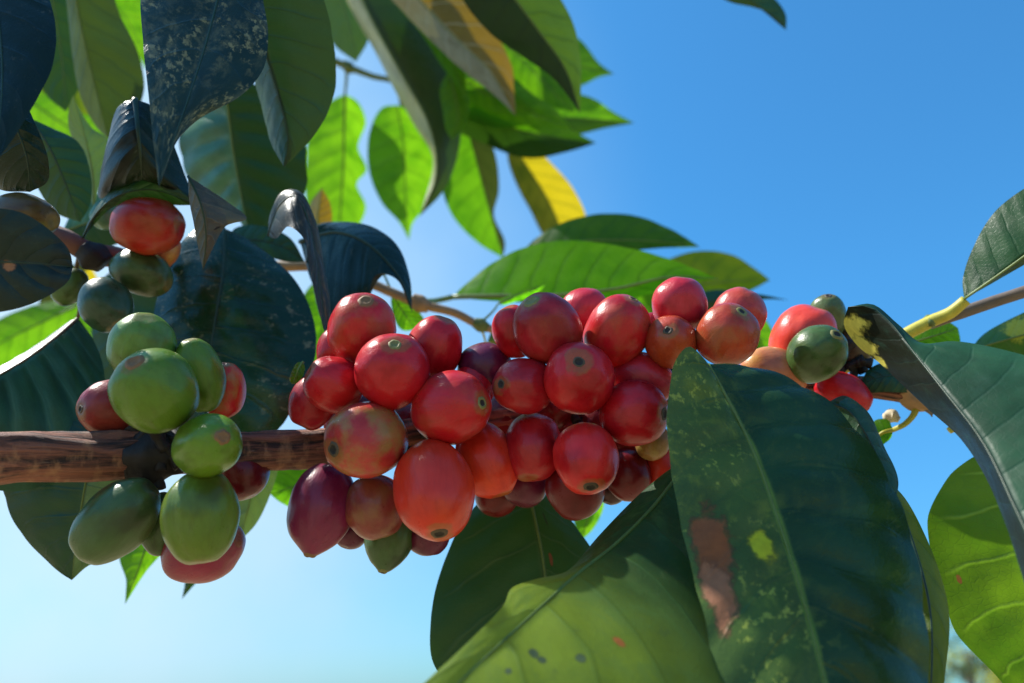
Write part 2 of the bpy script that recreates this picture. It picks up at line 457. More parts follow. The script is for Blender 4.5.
# ------------------------------------------------------------------ cherries
def cherry(label, x, y, a, b, col, d=15.5, nav=None, axis=None, green=0.0, groove=0.0, lump=0.042, tip=0.0, scar='dark', seam=None):
    """a, b: half length along the fruit's axis as seen and half width, in pixels at depth d; nav: pixel offset of the
    navel from the centre when it shows; axis: (dx, dy, towards the lens) when it does not."""
    c = P(x, y, d)
    px = d / 100.0 / F
    a, b = a * 1.03, b * 1.035
    if nav:
        r = math.hypot(*nav)
        sfrac = min(0.97, r / a)
        tow = math.sqrt(1 - sfrac * sfrac)
        dx, dy = (nav[0] / r * sfrac, nav[1] / r * sfrac) if r > 0.5 else (0.0, 0.0)
    else:
        dx, dy, tow = axis or (0.3, -0.8, -0.5)
    ax = (RT * dx - UP * dy - FW * tow).normalized()
    sn = math.hypot(dx, dy) / math.sqrt(dx * dx + dy * dy + tow * tow)
    bb = b * px
    aa = a * px
    if sn > 0.5:
        L = math.sqrt(max((aa * aa - bb * bb * (1 - sn * sn)) / (sn * sn), (0.9 * bb) ** 2))
    else:
        L = 1.06 * max(aa, bb)
        bb = (aa + bb) / 2
    L = min(L, 1.7 * bb)
    xa = ax.orthogonal().normalized()
    xa = Matrix.Rotation(random.random() * 6.28, 3, ax) @ xa
    if groove:
        xa = (-FW - ax * (-FW).dot(ax)).normalized()
        if seam:
            xa = Matrix.Rotation(seam, 3, ax) @ xa
    ya = ax.cross(xa)
    NR, NS = 40, 48
    cr = 0.055 if scar == 'dark' else 0.02
    seed = random.random() * 100
    verts, faces = [], []

    def skin(th, ph):
        """Point of the skin in the fruit's own axes: th from the navel, ph round the axis."""
        st, ct = math.sin(th), math.cos(th)
        rad = (st ** 0.94) if st > 1e-6 else 0.0
        q = Vector((rad * math.cos(ph), rad * math.sin(ph), ct))
        k1 = 1 + lump * 1.4 * noise.noise(q * 1.3 + Vector((seed, 0, 0))) + lump * 0.35 * noise.noise(q * 3.5 + Vector((0, seed, 0)))
        z = ct - cr * math.exp(-(st / 0.22) ** 2) * (ct > 0) - 0.05 * math.exp(-(st / 0.2) ** 2) * (-1 if ct < 0 else 0)
        if tip and ct > 0:
            z += tip * math.exp(-(st / 0.30) ** 2)
            k1 *= 1 - 0.06 * ct
        gr = 0.0
        if groove:
            dphi = (ph + math.pi) % (2 * math.pi) - math.pi
            gr = -groove * math.exp(-(dphi / 0.09) ** 2) * st + groove * 0.55 * math.exp(-((abs(dphi) - 0.24) / 0.13) ** 2) * st
        return Vector((q.x * (k1 + gr) * bb, q.y * (k1 + gr) * bb, z * L * k1))

    for i in range(NR + 1):
        for k in range(NS):
            v = skin(math.pi * i / NR, 2 * math.pi * k / NS)
            verts.append(c + xa * v.x + ya * v.y + ax * v.z)
    for i in range(NR):
        for k in range(NS):
            k2 = (k + 1) % NS
            faces.append((i * NS + k, (i + 1) * NS + k, (i + 1) * NS + k2, i * NS + k2))
    me = bpy.data.meshes.new('coffee_cherry')
    R3 = Matrix((xa, ya, ax))              # world -> local rotation, so Generated z runs to the navel
    me.from_pydata([R3 @ (v - c) for v in verts], [], faces)
    bm = bmesh.new()
    bm.from_mesh(me)
    bmesh.ops.remove_doubles(bm, verts=bm.verts, dist=1e-7)
    bmesh.ops.recalc_face_normals(bm, faces=bm.faces)
    bm.to_mesh(me)
    bm.free()
    me.materials.append(M['cherry'])
    me.polygons.foreach_set('use_smooth', [True] * len(me.polygons))
    o = bpy.data.objects.new('coffee_cherry', me)
    C.objects.link(o)
    rot = R3.transposed().to_4x4()
    o.matrix_world = Matrix.Translation(c) @ rot
    o.color = (*[min(0.72, c_ * 1.12) for c_ in col], green)
    tag(o, label, 'coffee cherry', 'coffee cherries on the branch')
    # the navel: a raised brown ring round a dark dimple
    if nav:
        Rs = min(0.0021, 0.28 * bb) * random.uniform(0.6, 0.9) * (0.9 if scar == 'dark' else 1.0)
        flat = random.uniform(0.35, 1.0)
        npit = {'dark': random.choice((2, 3)), 'green': random.choice((0, 1)), 'brown': random.choice((0, 1))}[scar]
        prof = [(0.0, 0.02), (0.30, 0.03), (0.48, 0.07), (0.58, 0.17), (0.70, 0.20), (0.82, 0.13), (0.95, 0.02), (1.08, -0.16)]
        vs, fs, fm = [skin(0, 0) + Vector((0, 0, prof[0][1] * Rs))], [], []
        sg = 22
        for r_, h_ in prof[1:]:
            for k in range(sg):
                an = 2 * math.pi * k / sg
                jit = 1 + 0.22 * noise.noise(Vector((math.cos(an) * 1.7, math.sin(an) * 1.7, seed)))
                rr = r_ * Rs * jit
                v = skin((rr / bb) ** (1 / 0.94), an)
                vs.append(v + Vector((0, 0, ((0.02 + h_) * flat + 0.05 * noise.noise(Vector((math.cos(an) * 2, math.sin(an) * 2, seed + 5)))) * Rs)))
        for k in range(sg):
            fs.append((0, 1 + k, 1 + (k + 1) % sg)); fm.append(0 if npit else 1)
        for j in range(len(prof) - 2):
            for k in range(sg):
                k2 = (k + 1) % sg
                fs.append((1 + j * sg + k, 1 + (j + 1) * sg + k, 1 + (j + 1) * sg + k2, 1 + j * sg + k2))
                fm.append(0 if j < npit else 1)
        rim = {'dark': M['scar_dark'], 'green': M['scar_green'], 'brown': M['scar_brown']}[scar]
        s = bpy.data.meshes.new('navel')
        s.from_pydata(vs, [], fs)
        for m_ in (M['scar_pit'], rim, rim):
            s.materials.append(m_)
        for f, k in zip(s.polygons, fm):
            f.material_index = k
            f.use_smooth = True
        so = bpy.data.objects.new('navel', s)
        C.objects.link(so)
        so.parent = o
    return o


M = {}
# ------------------------------------------------------------------ the materials in use
M['cherry'] = cherry_material()
M['bark'] = bark_material()
M['scar_pit'] = plain_material('navel_pit', (0.02, 0.014, 0.01), 0.8, scale=2500)
M['scar_dark'] = plain_material('navel_dark_rim', (0.075, 0.05, 0.025), 0.7, scale=2500)
M['scar_green'] = plain_material('navel_green_rim', (0.19, 0.17, 0.045), 0.6, scale=2500)
M['scar_brown'] = plain_material('navel_brown_rim', (0.20, 0.10, 0.035), 0.65, scale=2500)
M['rib'] = plain_material('leaf_rib', (0.13, 0.19, 0.035), 0.45, 0.2, scale=500)
M['rib_dark'] = plain_material('leaf_rib_dark', (0.016, 0.042, 0.018), 0.45, 0.1, scale=500)
M['rib_yellow'] = plain_material('leaf_rib_yellow', (0.42, 0.40, 0.04), 0.45, 0.3, scale=500)
M['rib_brown'] = plain_material('leaf_rib_brown', (0.14, 0.09, 0.05), 0.55, 0.05, scale=500)
M['twig'] = plain_material('young_twig', (0.30, 0.17, 0.07), 0.6, scale=400, bump=0.4)
M['twig_green'] = plain_material('green_twig', (0.11, 0.15, 0.03), 0.5, 0.1, scale=400, bump=0.3)
M['twig_yellow'] = plain_material('yellow_twig', (0.52, 0.46, 0.05), 0.5, 0.15, scale=350, bump=0.3)
M['twig_grey'] = plain_material('grey_twig', (0.13, 0.10, 0.08), 0.65, scale=400, bump=0.4)
M['twig_red'] = plain_material('red_brown_twig', (0.13, 0.045, 0.025), 0.6, scale=400, bump=0.5)
M['stalk'] = plain_material('fruit_stalk', (0.010, 0.007, 0.006), 0.7, scale=900, bump=0.5)
M['bud'] = plain_material('pale_bud', (0.6, 0.52, 0.36), 0.6, 0.2, scale=600)

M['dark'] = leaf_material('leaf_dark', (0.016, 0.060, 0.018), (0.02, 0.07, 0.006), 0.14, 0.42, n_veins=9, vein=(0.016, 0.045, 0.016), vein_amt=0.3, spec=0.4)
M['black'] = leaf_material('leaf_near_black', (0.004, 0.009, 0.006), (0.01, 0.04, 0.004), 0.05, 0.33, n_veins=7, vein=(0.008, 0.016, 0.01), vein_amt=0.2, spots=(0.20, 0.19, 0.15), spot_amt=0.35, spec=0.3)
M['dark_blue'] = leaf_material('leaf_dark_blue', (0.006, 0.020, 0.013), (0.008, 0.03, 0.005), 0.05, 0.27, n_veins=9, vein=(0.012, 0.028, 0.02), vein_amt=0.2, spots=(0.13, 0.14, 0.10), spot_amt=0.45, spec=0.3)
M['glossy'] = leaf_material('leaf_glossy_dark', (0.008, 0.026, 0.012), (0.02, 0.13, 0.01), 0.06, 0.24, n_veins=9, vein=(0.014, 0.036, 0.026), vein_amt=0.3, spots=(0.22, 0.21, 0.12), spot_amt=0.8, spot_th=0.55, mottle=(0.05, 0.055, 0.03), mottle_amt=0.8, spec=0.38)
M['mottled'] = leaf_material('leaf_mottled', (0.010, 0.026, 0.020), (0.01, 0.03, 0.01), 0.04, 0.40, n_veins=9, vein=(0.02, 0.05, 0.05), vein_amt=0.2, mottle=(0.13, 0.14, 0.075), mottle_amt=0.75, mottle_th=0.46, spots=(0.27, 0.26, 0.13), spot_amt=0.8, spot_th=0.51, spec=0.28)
M['mid'] = leaf_material('leaf_mid_green', (0.016, 0.062, 0.012), (0.03, 0.10, 0.006), 0.26, 0.42, n_veins=9, vein=(0.03, 0.085, 0.025), vein_amt=0.35, spec=0.35)
M['teal'] = leaf_material('leaf_ribbed_teal', (0.055, 0.17, 0.105), (0.02, 0.07, 0.01), 0.10, 0.36, n_veins=8, half=(0.009, 0.034, 0.008), vein=(0.13, 0.26, 0.17), vein_amt=0.3, rib_wide=0.4, half_vein=(0.02, 0.06, 0.018), spec=0.2)
M['under'] = leaf_material('leaf_underside', (0.075, 0.14, 0.045), (0.08, 0.18, 0.02), 0.25, 0.55, n_veins=8, spec=0.3)
M['pale'] = leaf_material('leaf_pale_underside', (0.14, 0.22, 0.09), (0.12, 0.22, 0.03), 0.25, 0.55, n_veins=8, spec=0.3)
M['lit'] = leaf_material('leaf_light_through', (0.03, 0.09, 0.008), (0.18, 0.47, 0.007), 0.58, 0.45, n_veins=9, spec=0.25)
M['shade'] = leaf_material('leaf_shaded_green_copy', (0.016, 0.055, 0.007), (0.09, 0.25, 0.006), 0.52, 0.45, n_veins=9, spec=0.25)  # shaded copy of the light-through green, dimmed in its colours
M['two'] = leaf_material('leaf_light_and_shade_green', (0.03, 0.09, 0.008), (0.21, 0.53, 0.007), 0.58, 0.45, n_veins=8, half=(0.014, 0.045, 0.008), half_trans=(0.03, 0.085, 0.005), spec=0.25)  # a lit half and a shaded half put into the leaf colours
M['long'] = leaf_material('leaf_long_lit', (0.022, 0.075, 0.008), (0.20, 0.62, 0.010), 0.66, 0.55, n_veins=10, spec=0.08, vein=(0.012, 0.05, 0.008), vein_amt=0.7)
M['fresh'] = leaf_material('leaf_young_bright', (0.05, 0.15, 0.008), (0.21, 0.50, 0.008), 0.6, 0.45, n_veins=8, spec=0.3)
M['yellow'] = leaf_material('leaf_sunlit_gold_half', (0.07, 0.08, 0.012), (0.11, 0.12, 0.008), 0.5, 0.45, n_veins=8, half=(0.50, 0.40, 0.02), half_trans=(0.80, 0.60, 0.012), spec=0.25)  # golden half paints in sunlight coming through the blade
M['olive'] = leaf_material('leaf_olive', (0.05, 0.085, 0.010), (0.20, 0.28, 0.010), 0.48, 0.45, n_veins=8, spec=0.25)
M['lime'] = leaf_material('leaf_lime_olive', (0.06, 0.10, 0.010), (0.34, 0.46, 0.012), 0.55, 0.45, n_veins=8, spec=0.2)
M['rust'] = leaf_material('leaf_rust_yellow', (0.34, 0.30, 0.18), (0.20, 0.16, 0.03), 0.3, 0.42, n_veins=8, half=(0.11, 0.075, 0.008), half_trans=(0.45, 0.27, 0.008), spec=0.15, mottle=(0.10, 0.08, 0.04), mottle_amt=0.7)  # pale half paints in the sunlit strip of a folded leaf
M['dry'] = leaf_material('leaf_dry_brown', (0.03, 0.03, 0.022), (0.06, 0.06, 0.02), 0.10, 0.36, n_veins=7, mottle=(0.26, 0.20, 0.11), mottle_amt=0.7, spots=(0.40, 0.34, 0.20), spot_amt=0.6, spec=0.3)


def big_leaf_material(pt):
    return leaf_material('leaf_big_mottled', (0.060, 0.105, 0.020), (0.04, 0.10, 0.01), 0.10, 0.25, n_veins=9, mottle=(0.15, 0.20, 0.025), mottle_amt=0.85, mottle_th=0.47,
                         spots=(0.32, 0.38, 0.06), spot_amt=0.85, spot_th=0.54, patches=pt, spec=0.25, bump_amt=0.4, vein=(0.02, 0.06, 0.02), vein_amt=0.15, half=(0.011, 0.044, 0.016), mottle_side=-1, mid_col=(0.17, 0.28, 0.04))


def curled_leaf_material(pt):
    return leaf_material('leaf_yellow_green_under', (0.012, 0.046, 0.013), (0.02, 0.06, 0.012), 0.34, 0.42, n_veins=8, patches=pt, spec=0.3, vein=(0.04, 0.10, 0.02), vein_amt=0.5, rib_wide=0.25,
                         lit_tip_col=(0.15, 0.22, 0.020), lit_tip_trans=(0.26, 0.40, 0.015), lit_tip_at=(0.33, 0.66), mottle=(0.07, 0.15, 0.035), mottle_amt=0.75, mottle_th=0.45, spots=(0.05, 0.09, 0.03), spot_amt=0.6)  # dark base paints the shaded part, yellow-green tip the sunlit part


def front_leaf_material(pt):
    return leaf_material('leaf_blue_front', (0.010, 0.012, 0.006), (0.02, 0.04, 0.01), 0.06, 0.45, n_veins=13, mottle=(0.03, 0.075, 0.05), mottle_amt=0.5, patches=pt, spec=0.12, bump_amt=0.3, vein_amt=0.15, vein=(0.02, 0.06, 0.045), half=(0.016, 0.062, 0.030))  # dark half paints in shade on the side turned from the sky


def shadowed_leaf_material(pt):
    return leaf_material('leaf_sunlit_under', (0.04, 0.10, 0.010), (0.17, 0.32, 0.008), 0.52, 0.42, n_veins=8, patches=pt, vein=(0.30, 0.38, 0.08), vein_amt=0.8, vein_glow=1.5, bump_amt=0.5, spec=0.3, mottle=(0.09, 0.15, 0.015), mottle_amt=0.6)


def dark_patch_material(pt):
    return leaf_material('leaf_dark_brown_mark', (0.008, 0.018, 0.017), (0.015, 0.04, 0.01), 0.05, 0.40, n_veins=8, patches=pt, mottle=(0.03, 0.05, 0.04), mottle_amt=0.5, vein_amt=0.2, vein=(0.015, 0.03, 0.03), spec=0.3)


RED = (0.44, 0.007, 0.014)
CRIMSON = (0.33, 0.008, 0.015)
PINK = (0.44, 0.016, 0.030)
ORANGE = (0.56, 0.030, 0.012)
PURPLE = (0.10, 0.008, 0.034)
BROWN = (0.30, 0.055, 0.022)
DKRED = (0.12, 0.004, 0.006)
GREEN = (0.085, 0.165, 0.012)
LTGREEN = (0.10, 0.20, 0.03)
DKGREEN = (0.052, 0.100, 0.028)
OLIVE = (0.10, 0.09, 0.022)

# ------------------------------------------------------------------ the fruit
# first bunch, nearest the bare wood
cherry('crimson cherry with brown smudged crown topping the bunch nearest the bare wood', 362, 330, 36, 33, RED, 15.6, nav=(8, -27), scar='brown', green=0.25)
cherry('round red cherry with upturned green navel, centre of the bunch beside the bare wood', 392, 371, 37, 36, RED, 14.6, nav=(7, -27), scar='green')
cherry('creased red cherry behind the round one, touching the dark drooping leaf tip', 433, 350, 34, 28, RED, 15.6, axis=(0.25, -0.6, 0.2), groove=0.02)
cherry('slim red cherry peeping out beneath the crimson crown cherry', 339, 348, 24, 21, CRIMSON, 16.8)
cherry('small red cherry on the outer flank below the crown cherry', 334, 385, 29, 27, RED, 15.0, axis=(-0.5, -0.3, 0.3))
cherry('dark red cherry against the glossy leaf, green scrap on top', 314, 401, 28, 23, CRIMSON, 15.6, axis=(-0.3, 0.7, 0.2))
cherry('large red cherry with green navel pointing toward the second bunch', 451, 408, 39, 36, RED, 14.5, nav=(31, -7), scar='green', green=0.12)
cherry('red cherry mostly hidden above the large green-navelled one', 473, 387, 27, 22, RED, 15.6)
cherry('blotched red and olive cherry where the bare wood enters the bunch', 366, 440, 39, 37, (0.40, 0.03, 0.028), 14.4, nav=(-25, 5), scar='dark', green=0.75)
cherry('biggest orange-red cherry with black navel hanging lowest in front', 434, 489, 46, 39, ORANGE, 14.0, nav=(8, 33), scar='dark')
cherry('tall orange-red cherry squeezed behind the biggest one', 486, 460, 38, 29, ORANGE, 15.1, axis=(0.3, 0.75, 0.3))
cherry('purple cherry with a pinched nipple end under the bare wood', 322, 508, 42, 32, (0.17, 0.010, 0.050), 15.0, nav=(-6, 38), tip=0.13, scar='brown')
cherry('dusky brown-red cherry below the blotched one', 375, 507, 31, 30, (0.20, 0.035, 0.028), 15.0, axis=(0.3, 0.9, 0.2), green=0.3)
cherry('tiny purple cherry between the pinched one and the dark green tip', 352, 530, 18, 17, PURPLE, 16.2)
cherry('dark green pointed cherry under the dusky one', 390, 536, 31, 24, (0.05, 0.10, 0.03), 15.8, nav=(-4, 27), tip=0.14, scar='green')
cherry('small purple cherry below the biggest orange-red one', 428, 533, 22, 22, PURPLE, 16.0, axis=(0.1, 0.9, 0.2))
# second bunch
cherry('big crimson cherry at the top of the middle bunch with a green crown', 547, 329, 36, 33, CRIMSON, 15.0, nav=(-16, -27), scar='green', green=0.1)
cherry('red cherry tucked behind the big crimson one, next to the sky gap', 514, 332, 26, 21, RED, 15.6, axis=(-0.2, -0.8, 0.2))
cherry('pinkish cherry rising between the two topmost of the middle bunch', 584, 312, 24, 23, PINK, 16.6)
cherry('tall red cherry with rough tan top, top of middle bunch', 617, 331, 36, 31, RED, 15.3, nav=(14, -31), scar='brown', green=0.2)
cherry('red cherry with wide dark ring navel looking straight out, middle bunch', 579, 378, 37, 32, RED, 14.5, nav=(-3, -17), scar='dark')
cherry('red cherry with black sideways navel beside the dark gap', 524, 386, 30, 27, CRIMSON, 14.8, nav=(-22, -3), scar='dark')
cherry('violet cherry wedged between first and middle bunch', 485, 368, 27, 25, PURPLE, 15.8, axis=(0.9, 0.1, 0.2))
cherry('rosy cherry lying flat above the one with the far-side navel', 641, 378, 32, 25, PINK, 15.4, axis=(0.9, 0.35, 0.2))
cherry('red cherry with black navel turned to the big mottled leaf', 634, 413, 33, 32, RED, 14.7, nav=(27, -1), scar='dark')
cherry('dark red cherry below the sideways-navel one', 533, 447, 33, 28, CRIMSON, 15.1, axis=(-0.1, 0.7, 0.5))
cherry('shiny scarlet cherry with small black navel low in the middle bunch', 586, 458, 34, 32, (0.56, 0.014, 0.016), 14.3, nav=(2, 23), scar='dark')
cherry('dim purple cherry over the stem of the lower leaf', 525, 484, 23, 22, PURPLE, 15.8)
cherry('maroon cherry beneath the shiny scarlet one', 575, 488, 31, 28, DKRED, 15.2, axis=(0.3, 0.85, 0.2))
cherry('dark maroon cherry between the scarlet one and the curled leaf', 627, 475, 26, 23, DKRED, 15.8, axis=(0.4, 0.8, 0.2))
cherry('orange-red cherry half covered by the edge of the mottled leaf', 660, 466, 27, 24, ORANGE, 16.2)
cherry('blackish purple cherry at the bottom notch of the middle bunch', 611, 487, 17, 16, (0.05, 0.010, 0.014), 16.4)
cherry('yellowish brown cherry under the one with the far-side navel', 652, 441, 19, 17, (0.25, 0.13, 0.045), 15.6)
cherry('added dark cherry deep in the middle bunch beside the rosy one', 600, 425, 30, 27, DKRED, 17.0)  # this run of dark cherries is added to fill and darken the gaps
cherry('added dark cherry inside the gap between first and middle bunch', 503, 420, 28, 25, DKRED, 17.2)
cherry('added dark cherry in the hollow of the first bunch', 410, 430, 30, 28, DKRED, 17.0)
cherry('added dark cherry behind the dark red and scarlet pair', 560, 425, 28, 26, DKRED, 17.0)
cherry('added dark maroon cherry behind the blotched one and the round red one', 352, 418, 28, 26, DKRED, 16.6)
cherry('added dark maroon cherry behind the tall orange-red one', 497, 492, 24, 22, DKRED, 16.8)
cherry('added dark cherry between the big crimson and the wide-ringed one', 590, 352, 26, 24, DKRED, 16.6)
cherry('added dark cherry behind the scarlet one and the one with the far-side navel', 618, 448, 27, 25, DKRED, 16.4)
cherry('added dark cherry in the hollow over the dark red one below the sideways navel', 548, 408, 26, 24, DKRED, 16.6)
# third bunch
cherry('pink-red cherry standing highest in front of the leaf tips', 680, 305, 28, 27, PINK, 15.6, axis=(0.05, -0.9, 0.1))
cherry('orange-brown cherry with dark ring navel above the mottled leaf tip', 671, 342, 27, 23, (0.34, 0.040, 0.014), 15.0, nav=(-8, -11), scar='dark')
cherry('brownish red cherry with ring navel on top, against the blue sky', 727, 335, 31, 30, (0.32, 0.024, 0.014), 14.8, nav=(9, -23), scar='green', green=0.25)
cherry('pale red cherry behind the brownish one on the sky side', 739, 315, 27, 25, (0.42, 0.035, 0.032), 16.0, axis=(0.3, -0.8, 0.2), green=0.1)
cherry('sliver of red cherry between the tan-topped one and the third bunch', 651, 325, 13, 11, CRIMSON, 16.4)
cherry('tan and pink cherry peeking over the mottled leaf', 773, 373, 33, 25, (0.52, 0.17, 0.075), 16.6, axis=(0.9, 0.15, 0.1), green=0.2)
# fourth bunch
cherry('sunlit coral cherry behind the dark green one', 803, 340, 35, 31, (0.62, 0.05, 0.028), 17.0, axis=(0.3, -0.85, 0.2))
cherry('dark green cherry with ringed navel in front of the coral one', 816, 354, 29, 26, (0.05, 0.10, 0.022), 16.0, nav=(10, -18), scar='green')
cherry('green cherry with black tip standing behind the coral one', 827, 318, 23, 18, (0.08, 0.12, 0.035), 17.8, nav=(-3, -21), scar='dark')
cherry('shadowed brown cherry behind the leaf with the painted sunlit curl', 852, 345, 25, 20, (0.08, 0.04, 0.02), 18.0)
cherry('red cherry on the twig just past the mottled leaf', 843, 394, 27, 20, RED, 17.2, axis=(0.8, 0.35, 0.2))
# green bunch on the bare wood
cherry('large round green cherry with brown navel, centre of the unripe bunch', 156, 391, 41, 39, GREEN, 13.2, nav=(-6, -29), scar='brown')
cherry('pale green ridged cherry on top of the unripe bunch', 143, 348, 34, 31, LTGREEN, 14.2, axis=(0.2, -0.6, 0.3), groove=-0.03)
cherry('narrow upright green cherry beside the large round one', 199, 376, 37, 24, GREEN, 14.4, axis=(-0.15, -0.9, 0.2))
cherry('bright red cherry behind the narrow green one', 224, 391, 29, 20, RED, 15.2, axis=(0.15, -0.85, 0.3), green=0.6)
cherry('green cherry with brown navel lying across the bare wood', 207, 446, 37, 30, (0.095, 0.19, 0.010), 13.2, nav=(24, -11), scar='brown')
cherry('seamed green cherry with pale speck hanging under the bare wood', 201, 517, 44, 36, (0.10, 0.16, 0.014), 13.2, axis=(0.12, 0.85, 0.35), groove=0.035, seam=0.35)
cherry('long dark green cherry hanging obliquely under the bare wood', 116, 521, 47, 32, DKGREEN, 13.6, axis=(-0.62, 0.62, 0.1))
cherry('dark green cherry squeezed between the seamed and the long one', 160, 524, 31, 20, DKGREEN, 14.4, axis=(0.1, 0.9, 0.1))
cherry('purple-red cherry below and behind the seamed green one', 203, 549, 41, 32, (0.22, 0.012, 0.050), 14.4, axis=(0.85, -0.35, 0.2), green=0.15)
cherry('dark red cherry hidden behind the bare wood', 243, 473, 26, 25, DKRED, 15.6, axis=(0.3, 0.8, 0.2))
cherry('dull red cherry with black navel behind the large round green one', 111, 408, 28, 27, (0.22, 0.022, 0.022), 14.8, nav=(-17, -1), scar='dark')
# bunch in the shade of the upper leaves
cherry('red and orange cherry under the arched dark leaf', 148, 226, 35, 28, (0.33, 0.018, 0.010), 17.6, axis=(0.9, 0.05, 0.1), green=0.2)
cherry('orange cherry showing below the red and orange one', 162, 250, 19, 16, (0.50, 0.14, 0.05), 18.6)
cherry('dark green cherry under the orange pair', 142, 273, 31, 22, DKGREEN, 18.0, axis=(0.8, 0.3, 0.1))
cherry('bottle green cherry with pale rim above the unripe bunch', 106, 305, 28, 24, (0.025, 0.062, 0.030), 17.2, axis=(0.5, 0.7, 0.25))
cherry('little green cherry behind the drooping leaf stalk', 70, 287, 19, 14, (0.07, 0.13, 0.03), 18.4)
cherry('olive brown cherry above the round blue-green leaf', 24, 215, 36, 21, (0.09, 0.060, 0.014), 15.4, axis=(0.9, 0.2, 0.2))
cherry('pale teal cherry deep beneath the arched dark leaf', 107, 214, 16, 14, (0.08, 0.19, 0.10), 19.5)

# ------------------------------------------------------------------ the wood
def branch(label, pts, radii, mat, rough=0.1, ridges=0.0, n=60, seg=16, nodes=(), name='coffee_branch', cat='branch'):
    root = empty(name, P(*pts[0]))
    tag(root, label, cat, 'wood of the coffee bush')
    o = root.location.copy()
    tube('bark', [P(*q) for q in pts], radii, mat, root, n=n, seg=seg, rough=rough, ridges=ridges, origin=o, seed=random.random() * 40)
    for (q0, q1, r, m_) in nodes:
        a, b = P(*q0), P(*q1)
        tube('node', [a, a.lerp(b, 0.5), b], [r * 0.75, r, r * 0.7], m_, root, n=14, seg=12, rough=0.35, origin=o, seed=random.random() * 40)
    return root


rb = branch('thick ridged brown branch running bare into the cherry bunches',
            [(-120, 458, 12.4), (0, 457, 13.3), (100, 456, 14.2), (200, 452, 15.2), (330, 447, 16.2), (460, 425, 16.8), (600, 410, 17.2), (740, 385, 17.6), (860, 386, 17.6), (905, 393, 17.2), (950, 404, 17.0), (1060, 432, 16.6)],
            [0.0045, 0.0043, 0.0042, 0.0040, 0.0037, 0.0034, 0.0032, 0.0028, 0.0022, 0.0023, 0.0020, 0.0020], M['bark'], 0.10, 0.16, 150, 30)
o = rb.location.copy()
# dark fruit stalks clustered at the joint of the unripe bunch and inside the others
for (cx, cy, d_, nn, sp) in ((152, 455, 14.4, 26, 26), (420, 440, 16.4, 18, 40), (560, 420, 16.6, 18, 40), (690, 380, 17.0, 10, 22), (845, 372, 17.6, 12, 20)):
    for k in range(nn):
        a_ = random.random() * 6.28
        p0 = P(cx + random.uniform(-sp, sp) * 0.55, cy + random.uniform(-16, 16), d_ + random.uniform(-0.2, 0.3))
        p1 = p0 + RT * math.cos(a_) * 0.0034 + UP * math.sin(a_) * 0.0048 - FW * random.uniform(-0.001, 0.0018)
        tube('fruit_stalk', [p0, p0.lerp(p1, 0.5) + RT * random.uniform(-0.0006, 0.0006), p1], [0.0011, 0.0008, 0.0013], M['stalk'], rb, n=8, seg=8, rough=0.3, origin=o, seed=random.random() * 9)
tube('node', [P(128, 457, 14.4), P(150, 456, 14.5), P(176, 453, 14.8)], [0.0042, 0.0052, 0.0042], M['stalk'], rb, n=18, seg=16, rough=0.35, origin=o, seed=3)
tube('node', [P(903, 388, 17.1), P(915, 397, 17.1), P(935, 402, 17.0)], [0.0020, 0.0031, 0.0022], M['twig'], rb, n=14, seg=14, rough=0.35, origin=o, seed=5)
tube('bract', [P(926, 404, 17.0), P(930, 410, 16.9), P(932, 417, 16.9)], [0.0012, 0.0010, 0.0001], M['twig_grey'], rb, n=10, seg=8, rough=0.3, origin=o, seed=6)
tube('fruit_stalk', [P(948, 408, 17.0), P(955, 420, 16.9), P(954, 427, 16.8), P(949, 431, 16.8)], [0.0015, 0.0014, 0.0012, 0.0007], M['twig_yellow'], rb, n=16, seg=10, rough=0.1, origin=o, seed=7)

branch('slender tan twig with swollen joints behind the bunches, against the sky',
       [(225, 262, 25), (270, 266, 24.6), (330, 268, 24.3), (388, 291, 24), (420, 304, 24), (455, 313, 24), (481, 326, 24), (505, 332, 24.2), (600, 350, 25)],
       [0.0019, 0.0018, 0.0016, 0.0015, 0.0015, 0.0013, 0.0012, 0.0010, 0.0008], M['twig'], 0.08, 0, 80, 12,
       [((412, 300, 24), (429, 307, 24), 0.0027, M['twig']), ((474, 322, 24), (488, 328, 24), 0.0022, M['twig_green'])])
branch('thin dark green twig carrying the backlit leaves under the canopy',
       [(322, 56, 47), (348, 67, 47), (372, 76, 46.5), (395, 83, 46), (402, 105, 45.6)], [0.0022, 0.0022, 0.0018, 0.0016, 0.0012], M['twig_green'], 0.08, 0, 40, 12,
       [((343, 64, 47), (354, 70, 47), 0.0036, M['twig_green'])])
branch('smooth yellow-green twig forking below the tall leaf by the open sky',
       [(838, 372, 18.4), (880, 349, 18), (912, 331, 17.7), (934, 320, 17.5), (950, 313, 17.3), (966, 300, 17.1)], [0.0013, 0.00135, 0.0014, 0.0015, 0.0014, 0.0012], M['twig_yellow'], 0.05, 0, 50, 14,
       [((925, 325, 17.6), (937, 319, 17.5), 0.0016, M['twig_green'])])
branch('grey-brown twig running from the fork out past the tall leaf',
       [(930, 324, 17.6), (955, 315, 17.5), (990, 303, 17.4), (1030, 290, 17.2), (1100, 266, 17)], [0.0012, 0.0013, 0.0013, 0.0014, 0.0015], M['twig_grey'], 0.08, 0, 40, 12)
branch('short red-brown twig in the shade above the unripe bunch',
       [(40, 226, 18.2), (66, 240, 18.2), (88, 252, 18.4), (120, 258, 19.0), (170, 262, 20)], [0.0019, 0.0025, 0.0027, 0.0020, 0.0016], M['twig_red'], 0.2, 0.1, 40, 14,
       [((84, 248, 18.2), (104, 264, 18.3), 0.0036, M['stalk'])])

